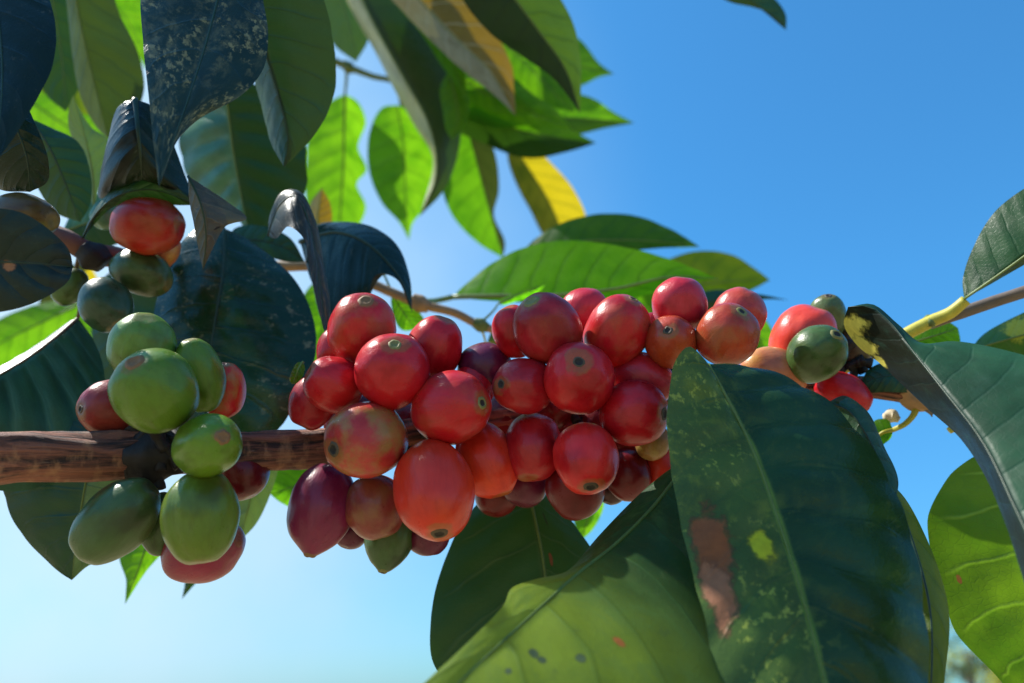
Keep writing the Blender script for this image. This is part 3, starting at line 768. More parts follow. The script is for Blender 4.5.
# ------------------------------------------------------------------ the leaves
# --- nearest leaves
leaf('big drooping dark leaf with a dry brown scar and yellow speck, over the cherries',
     [(708, 364, 13.6), (728, 400, 13.3), (752, 448, 12.8), (778, 520, 12.0), (803, 600, 11.2), (828, 695, 10.4), (852, 800, 9.8)],
     [(697, 352, 13.5), (688, 347, 13.5), (677, 358, 13.4), (670, 385, 13.3), (667, 425, 13.0), (674, 490, 12.5), (688, 558, 11.9), (704, 618, 11.3), (722, 700, 10.6), (775, 780, 10.0)],
     [(735, 364, 13.9), (765, 369, 14.0), (800, 384, 13.9), (840, 412, 13.6), (880, 462, 13.1), (908, 530, 12.4), (925, 605, 11.6), (930, 690, 10.9), (900, 770, 10.2)],
     (13.6, 9.8), big_leaf_material, bulge=0.12, quilt=0.062, wave=0.03, nv=9, nu=16, rows=90, mid_w=0.028, petiole=False,
     patches=[(711, 548, 0.100, 0.080, (0.22, 0.075, 0.026), 0.6), (716, 596, 0.072, 0.068, (0.30, 0.125, 0.06), 0.55), (763, 545, 0.060, 0.036, (0.40, 0.42, 0.012), 0.5)])
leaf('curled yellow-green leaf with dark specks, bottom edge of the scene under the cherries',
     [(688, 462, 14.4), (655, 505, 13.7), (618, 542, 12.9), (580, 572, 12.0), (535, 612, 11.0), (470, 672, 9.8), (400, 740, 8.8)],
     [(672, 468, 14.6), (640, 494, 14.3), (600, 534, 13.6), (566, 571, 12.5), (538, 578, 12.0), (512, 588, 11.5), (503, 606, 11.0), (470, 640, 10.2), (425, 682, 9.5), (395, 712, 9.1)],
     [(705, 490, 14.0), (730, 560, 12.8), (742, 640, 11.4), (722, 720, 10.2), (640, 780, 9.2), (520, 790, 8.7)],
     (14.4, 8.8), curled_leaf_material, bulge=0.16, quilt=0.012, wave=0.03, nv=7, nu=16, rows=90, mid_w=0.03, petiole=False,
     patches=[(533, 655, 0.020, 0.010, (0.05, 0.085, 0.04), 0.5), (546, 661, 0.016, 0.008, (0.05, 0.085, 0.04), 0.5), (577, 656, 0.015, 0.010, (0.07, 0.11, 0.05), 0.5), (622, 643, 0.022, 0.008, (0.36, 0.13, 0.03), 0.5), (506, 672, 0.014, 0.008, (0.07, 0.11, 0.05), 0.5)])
leaf('broad blue-green leaf, curled tip painted sunlit yellow, hiding the far end of the branch',
     [(1105, 760, 8.6), (1062, 660, 9.2), (1045, 576, 10.0), (1013, 503, 10.9), (983, 442, 11.8), (945, 392, 12.8), (912, 350, 13.8), (890, 322, 14.4), (868, 306, 14.8), (848, 307, 15.0)],
     [(1060, 740, 9.2), (1048, 665, 9.9), (1025, 586, 10.8), (1005, 524, 11.7), (984, 474, 12.5), (959, 437, 13.3), (928, 409, 13.9), (904, 386, 14.5), (880, 363, 15.0), (858, 346, 15.3), (844, 325, 15.3)],
     [(1190, 660, 8.8), (1195, 520, 9.6), (1140, 420, 10.8), (1070, 372, 12.0), (1010, 351, 12.9), (955, 341, 13.6), (922, 343, 14.0), (898, 324, 14.5), (872, 304, 14.9)],
     (8.6, 14.9), front_leaf_material, rib=M['rib_dark'], bulge=0.08, quilt=0.005, wave=0.01, nv=13, nu=16, rows=90, mid_w=0.03, petiole=False,
     patches=[(851, 328, 0.20, 0.035, (0.62, 0.56, 0.10), 0.5), (866, 348, 0.12, 0.030, (0.62, 0.56, 0.10), 0.5), (880, 362, 0.06, 0.02, (0.62, 0.56, 0.10), 0.5)])  # yellow patches paint sunlight onto the curled tip
leaf('large mottled blue-grey leaf hanging down at the top over the arched leaf',
     [(235, -90, 15.2), (222, -20, 14.4), (207, 40, 13.7), (188, 100, 13.0), (170, 150, 12.5), (159, 188, 12.2)],
     [(170, -80, 15.0), (143, -20, 14.3), (143, 40, 13.6), (148, 90, 13.0), (153, 140, 12.5)],
     [(262, -60, 15.3), (262, -10, 14.7), (268, 35, 14.1), (262, 70, 13.7), (238, 98, 13.3), (200, 118, 13.0), (178, 140, 12.7), (166, 168, 12.4)],
     (15.2, 12.2), M['mottled'], bulge=0.12, quilt=0.014, wave=0.03, nv=9, nu=14, rows=70, mid_w=0.03, petiole=False)
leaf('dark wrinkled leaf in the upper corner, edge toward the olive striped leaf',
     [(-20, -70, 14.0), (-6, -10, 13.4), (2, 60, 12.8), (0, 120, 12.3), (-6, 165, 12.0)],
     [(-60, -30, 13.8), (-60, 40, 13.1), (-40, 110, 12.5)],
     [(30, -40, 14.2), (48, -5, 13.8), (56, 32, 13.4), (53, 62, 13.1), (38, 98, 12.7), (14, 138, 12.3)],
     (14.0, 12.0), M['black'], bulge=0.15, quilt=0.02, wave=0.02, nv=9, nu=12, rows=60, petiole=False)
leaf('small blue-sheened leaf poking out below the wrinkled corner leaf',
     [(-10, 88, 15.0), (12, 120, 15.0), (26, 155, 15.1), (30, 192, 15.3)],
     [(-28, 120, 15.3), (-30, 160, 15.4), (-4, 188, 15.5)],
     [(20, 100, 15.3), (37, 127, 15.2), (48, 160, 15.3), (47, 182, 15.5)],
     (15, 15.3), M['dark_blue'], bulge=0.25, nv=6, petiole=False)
leaf('round-ended dark blue-green leaf with a tan mark, in front of the shaded twig',
     [(-140, 262, 11.8), (-60, 262, 12.1), (0, 262, 12.5), (45, 264, 12.9), (73, 267, 13.2)],
     [(-80, 215, 11.9), (-20, 208, 12.2), (20, 212, 12.6), (50, 230, 12.9), (69, 250, 13.1)],
     [(-80, 312, 12.0), (-20, 314, 12.3), (20, 308, 12.6), (50, 295, 12.9), (69, 280, 13.1)],
     (11.8, 13.2), dark_patch_material, bulge=0.15, quilt=0.015, wave=0.02, nv=8, nu=12, rows=60, petiole=False,
     patches=[(9, 266, 0.06, 0.030, (0.30, 0.13, 0.05), 0.5)])
# --- leaves round the bunches
leaf('glossy dark leaf with pale scuffs hanging behind the bunches from the tan twig',
     [(224, 228, 20.2), (224, 262, 19.8), (215, 320, 19.2), (207, 380, 18.7), (204, 430, 18.3), (206, 480, 18.1)],
     [(200, 226, 20.6), (177, 248, 20.4), (160, 290, 20.0), (152, 335, 19.5), (158, 385, 19.0), (180, 440, 18.5)],
     [(246, 238, 20.8), (278, 262, 20.8), (304, 294, 20.4), (316, 335, 19.9), (312, 370, 19.4), (297, 402, 19.0), (275, 432, 18.6), (240, 464, 18.3)],
     (20.2, 18.1), M['glossy'], bulge=0.14, quilt=0.035, wave=0.03, nv=9, nu=14, rows=80, mid_w=0.03, petiole=False)
leaf('ribbed green leaf folded along its midrib, behind the mottled hanging leaf',
     [(222, 70, 23.2), (228, 110, 23.5), (233, 150, 23.7), (240, 190, 23.9), (250, 240, 24.0)],
     [(195, 90, 24.8), (182, 128, 25.3), (182, 160, 25.4), (195, 188, 25.2), (222, 207, 24.8), (240, 222, 24.3)],
     [(262, 88, 23.8), (292, 112, 24.2), (306, 150, 24.4), (306, 190, 24.5), (292, 216, 24.4), (270, 236, 24.2)],
     (23.2, 24.0), M['teal'], bulge=0.08, quilt=0.075, wave=0.03, nv=8, nu=12, rows=70, mid_w=0.02, petiole=False)
leaf('long dark leaf with a curled yellow tip hanging above the tan twig',
     [(240, -70, 17.6), (250, 0, 18.0), (266, 55, 18.3), (281, 105, 18.5), (288, 140, 18.6), (284, 167, 18.7)],
     [(222, -40, 18.4), (238, 5, 18.9), (249, 50, 19.3), (259, 95, 19.5), (270, 140, 19.2)],
     [(290, -50, 18.1), (323, -5, 18.4), (334, 45, 18.7), (334, 90, 18.9), (322, 125, 18.9), (300, 152, 18.8)],
     (17.6, 18.7), M['dark'], bulge=0.12, quilt=0.03, wave=0.03, nv=9, nu=12, rows=70, mid_w=0.02, petiole=False)
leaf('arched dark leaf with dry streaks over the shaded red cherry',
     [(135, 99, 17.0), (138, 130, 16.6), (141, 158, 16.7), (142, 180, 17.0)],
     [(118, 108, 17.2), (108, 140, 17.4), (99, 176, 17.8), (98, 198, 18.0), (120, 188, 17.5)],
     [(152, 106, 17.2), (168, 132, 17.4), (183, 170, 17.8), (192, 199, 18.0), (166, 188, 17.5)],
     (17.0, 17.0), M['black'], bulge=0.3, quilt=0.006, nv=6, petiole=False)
leaf('underside of an olive-black leaf arching just over the red and orange cherry',
     [(82, 240, 18.3), (96, 214, 17.8), (122, 194, 17.3), (155, 190, 17.3), (197, 205, 17.8)],
     [(90, 218, 18.1), (112, 190, 17.6), (138, 177, 17.3), (168, 182, 17.4)],
     [(93, 226, 18.1), (116, 206, 17.6), (146, 203, 17.5), (172, 205, 17.7)],
     (18.3, 17.8), M['dark'], bulge=0.1, nv=6, petiole=False)
leaf('small grey-brown dried leaf tip with a worm hole, over the glossy leaf',
     [(188, 176, 15.8), (201, 205, 15.7), (206, 236, 15.8), (203, 270, 16.0)],
     [(189, 198, 15.9), (194, 225, 15.9), (199, 252, 16.0)],
     [(212, 192, 16.2), (247, 218, 16.6), (226, 226, 16.2), (214, 246, 16.0)],
     (15.8, 16.0), (lambda pt: leaf_material('leaf_worm_hole', (0.06, 0.06, 0.04), (0.08, 0.08, 0.03), 0.12, 0.5, n_veins=6, mottle=(0.20, 0.14, 0.07), mottle_amt=0.8, patches=pt)),
     bulge=0.1, nv=6, petiole=False, patches=[(218, 228, 0.05, 0.025, (0.01, 0.008, 0.006), 0.8)])
leaf('narrow folded leaf with a sun glint, draped in front of the drooping dark leaf',
     [(268, 236, 18.4), (280, 205, 18.0), (296, 196, 17.7), (309, 225, 17.5), (319, 275, 17.3), (328, 345, 17.2)],
     [(270, 215, 18.6), (281, 193, 18.3), (300, 191, 18.0), (315, 218, 17.8), (324, 265, 17.6), (331, 310, 17.4)],
     [(277, 238, 17.8), (288, 226, 17.3), (303, 238, 17.0), (309, 262, 17.0), (316, 300, 17.0)],
     (18.4, 17.2), M['dry'], bulge=0.15, nv=7, petiole=False)
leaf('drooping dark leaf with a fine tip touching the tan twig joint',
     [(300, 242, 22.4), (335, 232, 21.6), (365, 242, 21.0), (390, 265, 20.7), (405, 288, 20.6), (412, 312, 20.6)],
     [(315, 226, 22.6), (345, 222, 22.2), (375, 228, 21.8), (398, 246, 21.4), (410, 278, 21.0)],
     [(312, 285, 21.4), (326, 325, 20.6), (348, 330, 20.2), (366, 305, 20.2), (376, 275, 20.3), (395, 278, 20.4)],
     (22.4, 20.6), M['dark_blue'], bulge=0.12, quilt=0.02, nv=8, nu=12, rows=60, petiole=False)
leaf('wide ribbed green leaf by the unripe bunch, above the bare wood',
     [(78, 318, 19.0), (55, 338, 18.2), (25, 360, 17.4), (-10, 380, 16.6), (-70, 412, 15.6)],
     [(70, 321, 19.1), (42, 341, 18.4), (8, 362, 17.5), (-40, 388, 16.4)],
     [(96, 345, 18.8), (106, 385, 18.2), (100, 430, 17.6), (70, 470, 17.0), (20, 492, 16.4), (-40, 470, 15.8)],
     (19.0, 15.6), leaf_material('leaf_ribbed_dark', (0.008, 0.022, 0.018), (0.01, 0.03, 0.01), 0.06, 0.36, n_veins=8, half=(0.020, 0.075, 0.026), vein=(0.06, 0.17, 0.10), vein_amt=0.3, rib_wide=0.65, spec=0.35), bulge=0.10, quilt=0.05, wave=0.02, nv=8, nu=14, rows=70, mid_w=0.03, rib=M['rib_brown'],
     pet=[(80, 300, 18.9), (76, 275, 18.7), (80, 252, 18.4)])
leaf('pointed dark green leaf hanging below the bare wood beside the long green cherry',
     [(98, 425, 17.2), (88, 470, 16.9), (80, 515, 16.7), (75, 550, 16.6), (72, 580, 16.6)],
     [(40, 420, 17.3), (2, 450, 17.2), (4, 495, 17.0), (22, 535, 16.8), (50, 565, 16.7)],
     [(140, 440, 17.4), (150, 480, 17.3), (140, 520, 17.1), (112, 555, 16.9), (88, 566, 16.7)],
     (17.2, 16.6), leaf_material('leaf_two_tone', (0.010, 0.040, 0.020), (0.02, 0.07, 0.008), 0.14, 0.38, n_veins=7, half=(0.12, 0.19, 0.07), vein=(0.03, 0.08, 0.04), vein_amt=0.4, spec=0.35), bulge=0.10, quilt=0.03, wave=0.03, nv=7, nu=12, rows=64, mid_w=0.02, petiole=False)
leaf('bright lime leaf tip shining below the long green cherry',
     [(158, 500, 23.0), (148, 540, 22.6), (136, 575, 22.3), (125, 604, 22.2)],
     [(128, 520, 23.0), (119, 556, 22.7), (126, 580, 22.4)],
     [(180, 520, 23.0), (166, 548, 22.7), (146, 572, 22.4)],
     (23.0, 22.2), M['fresh'], bulge=0.1, nv=5, petiole=False)
leaf('tiny dark leaf tip under the purple-red cherry',
     [(205, 540, 24.0), (194, 572, 23.7), (182, 599, 23.5)], [(186, 560, 24), (185, 582, 23.7)], [(212, 565, 24), (196, 583, 23.7)],
     (24.0, 23.5), M['mid'], bulge=0.1, nv=4, petiole=False)
leaf('pale green leaf underside behind the hidden dark red cherry',
     [(262, 420, 20.2), (256, 460, 20.0), (250, 500, 19.8), (239, 542, 19.8)],
     [(234, 440, 20.4), (228, 480, 20.2), (230, 520, 20.0)],
     [(282, 440, 20.4), (278, 470, 20.2), (268, 500, 20.0), (256, 524, 19.9)],
     (20.2, 19.8), M['pale'], bulge=0.1, nv=6, petiole=False)
leaf('yellow-edged green leaf showing under the bare wood by the pinched purple cherry',
     [(350, 440, 24.0), (322, 464, 23.6), (298, 484, 23.3), (270, 494, 23.2)],
     [(325, 440, 24), (298, 452, 23.7), (276, 470, 23.4)],
     [(345, 470, 24), (322, 492, 23.6), (296, 508, 23.3), (280, 502, 23.2)],
     (24.0, 23.2), M['lit'], bulge=0.1, nv=5, petiole=False)
leaf('slip of light green leaf between the glossy leaf and the crown cherry',
     [(318, 278, 30.0), (322, 310, 29.8), (320, 345, 29.6), (312, 385, 29.6)],
     [(304, 295, 30), (300, 330, 29.8), (304, 365, 29.7)], [(334, 295, 30), (338, 325, 29.8), (330, 360, 29.7)],
     (30.0, 29.6), M['lit'], bulge=0.1, nv=6, petiole=False)
leaf('little green leaf triangle hanging off the tan twig above the creased cherry',
     [(392, 292, 24.2), (398, 304, 24.1), (406, 316, 24.0), (416, 330, 24.0)], [(391, 302, 24.2), (394, 318, 24.1), (402, 330, 24)], [(404, 299, 24.3), (420, 313, 24.3), (424, 322, 24.1)],
     (24.2, 24.0), M['lit'], bulge=0.1, nv=4, rows=40)
leaf('broad dark green leaf hanging below the middle bunch, cracked beside its midrib',
     [(524, 470, 18.0), (533, 510, 17.6), (543, 560, 17.1), (548, 620, 16.6), (540, 700, 16.2)],
     [(498, 485, 18.2), (466, 518, 17.9), (442, 568, 17.5), (431, 620, 17.0), (438, 672, 16.6)],
     [(548, 492, 18.0), (574, 524, 17.8), (600, 565, 17.4), (610, 620, 16.9), (588, 675, 16.5)],
     (18.0, 16.2), (lambda pt: leaf_material('leaf_under_cracked', (0.020, 0.062, 0.012), (0.035, 0.10, 0.008), 0.26, 0.5, n_veins=6, patches=pt, vein=(0.09, 0.15, 0.05), vein_amt=0.5, spec=0.35)),
     bulge=0.10, quilt=0.03, wave=0.02, nv=6, nu=14, rows=72, mid_w=0.03, petiole=False,
     patches=[(553, 560, 0.018, 0.030, (0.16, 0.05, 0.015), 0.6), (545, 520, 0.008, 0.04, (0.03, 0.02, 0.01), 0.7)])
leaf('bright sliver of leaf beside the curled leaf below the maroon cherry',
     [(600, 480, 26), (590, 510, 25.6), (582, 540, 25.4)], [(578, 500, 26), (574, 522, 25.6)], [(604, 505, 26), (594, 528, 25.6)],
     (26, 25.4), M['fresh'], bulge=0.1, nv=4, rows=40, petiole=False)
leaf('olive edge of a leaf behind the big drooping dark leaf',
     [(888, 480, 14.6), (912, 540, 13.8), (930, 610, 13.0), (930, 700, 12.2), (920, 770, 11.8)],
     [(880, 510, 14.8), (892, 580, 13.9), (905, 650, 13.1), (908, 720, 12.3)],
     [(908, 502, 14.8), (934, 556, 14.0), (949, 612, 13.2), (946, 668, 12.6), (936, 730, 12.1)],
     (14.6, 11.8), M['olive'], rib=M['rib_dark'], bulge=0.1, nv=8, petiole=False)
leaf('dark green leaf lobe rising behind the big drooping leaf below the red cherry',
     [(828, 402, 15.6), (850, 412, 15.2), (872, 445, 14.8), (896, 500, 14.2)], [(832, 420, 15.6), (850, 450, 15.0), (872, 490, 14.5)], [(846, 396, 15.9), (868, 412, 15.6), (884, 446, 15.1), (898, 478, 14.6)],
     (15.6, 14.2), M['dark'], bulge=0.12, nv=6, petiole=False)
leaf('green leaf rising tall against the open sky from the yellow twig',
     [(964, 299, 17.0), (990, 281, 16.6), (1030, 252, 16.1), (1080, 215, 15.6), (1140, 150, 15.2)],
     [(963, 278, 17.2), (975, 244, 17.1), (994, 213, 16.9), (1024, 189, 16.6), (1070, 168, 16.2), (1115, 155, 15.6)],
     [(984, 288, 17.0), (1024, 265, 16.5), (1070, 240, 16.0), (1120, 195, 15.5)],
     (17.0, 15.2), M['mid'], bulge=0.08, quilt=0.02, wave=0.02, nv=8, nu=12, rows=64, rib=M['rib'], mid_w=0.04, petiole=False)
leaf('sunlit green leaf with wavy edge and shadow bars, below the blue-green one',
     [(1052, 425, 16.4), (1044, 500, 16.0), (1040, 580, 15.6), (1046, 660, 15.3), (1066, 790, 15.0)],
     [(1010, 442, 16.6), (972, 458, 16.5), (944, 482, 16.3), (929, 512, 16.1), (930, 548, 16.0), (941, 592, 15.8), (956, 632, 15.6), (1004, 686, 15.4), (1040, 750, 15.1)],
     [(1095, 440, 16.4), (1140, 520, 16.2), (1140, 640, 15.8), (1100, 740, 15.3)],
     (16.4, 15.0), shadowed_leaf_material, bulge=0.10, quilt=0.03, wave=0.03, nv=8, nu=14, rows=80, mid_w=0.03, petiole=False,
     patches=[(962, 582, 0.012, 0.010, (0.30, 0.12, 0.03), 0.6)])
leaf('green leaf with an end painted lit yellow beyond the blue-green one, under the grey twig',
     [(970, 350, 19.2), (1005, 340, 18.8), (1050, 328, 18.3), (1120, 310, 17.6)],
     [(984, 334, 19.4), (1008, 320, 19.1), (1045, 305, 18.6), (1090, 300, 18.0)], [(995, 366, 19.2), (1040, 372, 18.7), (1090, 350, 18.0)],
     (19.2, 17.6), (lambda pt: leaf_material('leaf_painted_lit_end', (0.035, 0.10, 0.015), (0.10, 0.26, 0.012), 0.35, 0.42, n_veins=7, patches=pt)), bulge=0.1, nv=7, petiole=False,
     patches=[(1020, 328, 0.30, 0.11, (0.40, 0.42, 0.03), 0.5)])  # yellow patch paints the sunlit end into the leaf colour
leaf('small dark leaf resting on the far end of the branch',
     [(928, 384, 17.0), (905, 377, 17.0), (884, 376, 17.1), (861, 384, 17.3)], [(908, 366, 17.1), (886, 362, 17.3), (868, 370, 17.4)], [(910, 392, 16.9), (886, 392, 17.0), (868, 392, 17.2)],
     (17.0, 17.3), M['dark'], bulge=0.2, nv=5, rows=44)
leaf('yellow-green leaf scrap under the forking twig',
     [(898, 346, 19.0), (920, 340, 19.0), (940, 334, 19.0), (958, 328, 19.2)], [(905, 336, 19.2), (930, 326, 19.2), (948, 322, 19.2)], [(915, 352, 19.1), (940, 350, 19.1), (960, 344, 19.2)],
     (19.0, 19.2), M['fresh'], bulge=0.15, nv=4, rows=40, petiole=False)
leaf('small green leaf on a yellow stalk under the far end of the branch',
     [(893, 430, 17.4), (884, 432, 17.4), (876, 438, 17.5), (868, 452, 17.6)], [(888, 420, 17.5), (876, 420, 17.6), (868, 434, 17.6)], [(891, 438, 17.4), (884, 444, 17.4), (876, 450, 17.5)],
     (17.4, 17.6), M['lit'], bulge=0.15, nv=4, rows=40, rib=M['rib_yellow'], mid_w=0.14, size=1.8, pet=[(905, 424, 17.2), (914, 414, 17.1), (917, 403, 17.1)])
bd = tube('flower_bud', [P(884, 417, 17.6), P(891, 416, 17.6), P(899, 420, 17.5)], [0.0008, 0.0017, 0.0007], M['bud'], None, n=16, seg=12, rough=0.15, origin=P(891, 416, 17.6), seed=2)
tag(bd, 'tiny whitish bud beside the yellow leaf stalk', 'bud')
sc_ = leaf('tiny curled green leaf scrap stuck on the dark red cherry by the glossy leaf',
     [(303, 362, 15.0), (299, 368, 14.9), (296, 376, 14.9), (292, 384, 15.0)], [(297, 363, 15.1), (292, 372, 15.1), (290, 380, 15.1)], [(305, 368, 14.9), (303, 376, 14.8), (297, 383, 14.9)],
     (15.0, 15.0), M['fresh'], bulge=0.4, nv=3, rows=30, petiole=False)
# --- leaves against the sky behind the bunches
leaf('long leaf lit from above, its shade patch near the tip, over the middle bunch',
     [(453, 297, 28.0), (500, 296, 27.4), (560, 295, 26.8), (620, 288, 26.4), (670, 277, 26.3), (718, 279, 26.4)],
     [(462, 287, 28.4), (488, 266, 28.6), (525, 248, 28.6), (570, 241, 28.3), (612, 245, 27.9), (650, 253, 27.4), (690, 267, 26.8)],
     [(480, 300, 27.6), (540, 303, 27.0), (600, 304, 26.5), (650, 294, 26.3), (690, 282, 26.3)],
     (28.0, 26.4), M['long'], bulge=0.04, quilt=0.008, wave=0.015, nv=9, nu=12, rows=70, mid_w=0.075, pet=[(440, 300, 28), (428, 302, 26), (420, 303, 24.2)])
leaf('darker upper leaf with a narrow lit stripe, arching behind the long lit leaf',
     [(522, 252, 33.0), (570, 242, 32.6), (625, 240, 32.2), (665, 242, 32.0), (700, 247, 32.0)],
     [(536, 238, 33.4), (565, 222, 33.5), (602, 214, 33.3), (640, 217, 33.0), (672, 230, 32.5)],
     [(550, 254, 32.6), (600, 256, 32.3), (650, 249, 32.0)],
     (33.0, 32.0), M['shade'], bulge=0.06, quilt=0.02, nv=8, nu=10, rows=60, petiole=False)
leaf('yellow-green leaf pointing to the open sky behind the highest pink-red cherry',
     [(598, 318, 38.0), (640, 300, 37.4), (690, 287, 37.0), (735, 281, 36.8), (770, 280, 36.8)],
     [(625, 288, 38.2), (662, 262, 38.0), (700, 251, 37.7), (732, 255, 37.4), (754, 268, 37.0)],
     [(640, 332, 37.6), (690, 322, 37.2), (728, 300, 37.0), (754, 289, 36.9)],
     (38.0, 36.8), M['lime'], bulge=0.08, quilt=0.02, nv=8, nu=10, rows=60, petiole=False)
leaf('slim dark leaf with a thread-like tip beside the brownish sky-side cherry',
     [(670, 318, 30.0), (705, 303, 29.8), (740, 297, 29.7), (766, 297, 29.7), (788, 300, 29.7)],
     [(688, 300, 30.2), (712, 290, 30.1), (740, 292, 29.9), (764, 295, 29.8)], [(700, 318, 29.9), (730, 308, 29.8), (764, 299.5, 29.7)],
     (30.0, 29.7), M['dark'], bulge=0.1, nv=7, petiole=False)
leaf('green leaf behind the pink-red cherry and the tan-topped one',
     [(600, 275, 34), (630, 295, 34), (655, 318, 34), (675, 345, 34)], [(590, 300, 34), (620, 330, 34), (650, 350, 34)], [(628, 270, 34.2), (665, 285, 34.2), (690, 315, 34.1)],
     (34, 34), M['lit'], bulge=0.1, nv=6, petiole=False)
leaf('light green leaf peeking between the pale red cherry and the tan and pink one',
     [(744, 312, 30), (756, 332, 30), (765, 352, 30), (770, 385, 30)], [(734, 335, 30), (748, 370, 30)], [(764, 318, 30.2), (775, 338, 30.1), (779, 365, 30)],
     (30, 30), M['lit'], bulge=0.1, nv=5, petiole=False)
leaf('small light leaf on the tan twig between first and middle bunch',
     [(486, 346, 24.4), (492, 342, 24.4), (499, 345, 24.4), (506, 352, 24.5)], [(488, 350, 24.4), (495, 354, 24.4)], [(492, 332, 24.5), (500, 336, 24.5)],
     (24.4, 24.5), M['under'], bulge=0.1, nv=3, rows=30, rib=M['rib_yellow'], mid_w=0.12, pet=[(484, 336, 24.2), (480, 327, 24.0)])
leaf('leaf stub curving up from the tan twig joint toward the long lit leaf',
     [(498, 304, 25.0), (508, 299, 25.2), (520, 294, 25.6), (545, 285, 26.2)], [(501, 299, 25.2), (512, 294, 25.5), (528, 287, 26)], [(504, 305, 25.1), (518, 301, 25.5), (535, 295, 26)],
     (25.0, 26.2), M['long'], bulge=0.1, nv=3, rows=30, rib=M['rib'], mid_w=0.10, pet=[(494, 310, 24.6), (486, 318, 24.2), (480, 323, 24.0)])
# --- backlit leaves high behind
leaf('wavy-edged leaf glowing green on a thin stalk, next to the long dark leaf',
     [(345, 94, 47.5), (344, 130, 47.8), (343, 175, 48.1), (338, 240, 48.4)],
     [(329, 103, 47.9), (311, 128, 48.3), (306, 165, 48.6), (307, 205, 48.7), (318, 235, 48.6)],
     [(358, 102, 47.9), (366, 122, 48.2), (358, 147, 48.2), (367, 170, 48.5), (357, 184, 48.4), (366, 207, 48.6), (354, 232, 48.5)],
     (47.5, 48.4), M['fresh'], bulge=0.06, quilt=0.02, wave=0.03, nv=9, nu=10, rows=70, mid_w=0.06, pet=[(346, 84, 47.2), (347, 68, 47.0)])
leaf('heart-shaped glowing leaf with a drip tip, partly in shade of the leaf beside it',
     [(397, 105, 45.5), (403, 140, 45.8), (405, 180, 46.0), (406, 212, 46.1), (409, 240, 46.2)],
     [(382, 108, 45.8), (369, 135, 46.2), (369, 170, 46.4), (382, 203, 46.4), (399, 222, 46.3)],
     [(415, 110, 45.8), (430, 140, 46.2), (434, 175, 46.4), (427, 205, 46.4), (413, 223, 46.3)],
     (45.5, 46.2), M['fresh'], bulge=0.06, quilt=0.02, nv=9, nu=10, rows=60, mid_w=0.03, petiole=False)
leaf('long shaded leaf with a painted sunlit margin crossing before the heart-shaped one',
     [(345, -40, 40.0), (372, 20, 39.6), (402, 75, 39.2), (430, 128, 38.9), (436, 175, 38.8), (420, 216, 38.8)],
     [(337, -25, 41.5), (354, 15, 41.8), (374, 50, 41.6), (396, 92, 41.2), (416, 128, 40.6), (433, 160, 39.6)],
     [(385, -35, 40.4), (425, 15, 40.4), (452, 60, 40.2), (461, 105, 40.0), (459, 150, 39.7), (444, 190, 39.3)],
     (40.0, 38.8), leaf_material('leaf_painted_lit_margin', (0.34, 0.36, 0.17), (0.10, 0.14, 0.03), 0.2, 0.35, n_veins=9, half=(0.010, 0.034, 0.005), half_trans=(0.03, 0.09, 0.005), vein=(0.03, 0.08, 0.015), vein_amt=0.3, spec=0.25), bulge=0.08, quilt=0.02, nv=9, nu=10, rows=64, petiole=False)  # pale half paints the sunlit margin into the leaf colour
leaf('hanging green leaf with one half painted shaded, between the heart-shaped and half-gold leaves',
     [(462, 108, 45.0), (474, 150, 45.2), (487, 200, 45.4), (503, 258, 45.6)],
     [(448, 140, 45.4), (441, 180, 45.6), (452, 215, 45.7), (478, 243, 45.7)],
     [(478, 122, 45.4), (494, 150, 45.6), (499, 190, 45.7), (494, 215, 45.7), (505, 242, 45.7)],
     (45.0, 45.6), leaf_material('leaf_half_shaded', (0.04, 0.12, 0.008), (0.18, 0.48, 0.008), 0.55, 0.45, n_veins=8, half=(0.035, 0.05, 0.012), half_trans=(0.04, 0.06, 0.008), spec=0.25), bulge=0.08, nv=8, petiole=False)  # darker half paints shade into the colour and translucency
leaf('olive leaf with one half painted sunlit gold hanging alone against the sky',
     [(508, 138, 50.0), (528, 168, 50.0), (548, 200, 50.1), (568, 246, 50.2)],
     [(508, 160, 50.3), (518, 188, 50.4), (530, 210, 50.4), (546, 238, 50.3)],
     [(530, 145, 50.3), (556, 168, 50.4), (574, 190, 50.4), (586, 222, 50.3)],
     (50.0, 50.2), M['yellow'], bulge=0.08, nv=8, petiole=False)
leaf('dark leaf with hooked black tip and green margin by the open sky',
     [(470, -70, 29.0), (505, -15, 29.0), (538, 30, 29.1), (566, 70, 29.2), (580, 113, 29.3)],
     [(445, -40, 29.3), (466, 5, 29.4), (492, 35, 29.4), (522, 56, 29.4), (555, 80, 29.3)],
     [(520, -60, 29.3), (555, -10, 29.4), (574, 25, 29.4), (581, 62, 29.4), (581, 90, 29.3)],
     (29.0, 29.3), leaf_material('leaf_dark_green_margin', (0.004, 0.012, 0.005), (0.01, 0.04, 0.004), 0.25, 0.36, n_veins=8, half=(0.04, 0.075, 0.012), half_trans=(0.12, 0.26, 0.008), vein=(0.02, 0.045, 0.01), vein_amt=0.2, spec=0.3), bulge=0.08, quilt=0.02, nv=8, nu=10, rows=60, petiole=False)
leaf('brown-gold folded leaf with a half painted sunlit pale and curled tip under the canopy',
     [(375, -50, 37.0), (415, -5, 36.8), (455, 38, 36.6), (490, 72, 36.5), (516, 116, 36.5)],
     [(372, -25, 36.6), (402, 10, 36.2), (432, 42, 36.0), (462, 70, 36.0), (500, 100, 36.2)],
     [(420, -50, 37.4), (465, -5, 37.5), (495, 32, 37.4), (512, 65, 37.2), (514, 90, 36.9)],
     (37.0, 36.5), M['rust'], bulge=0.08, nv=8, petiole=False)
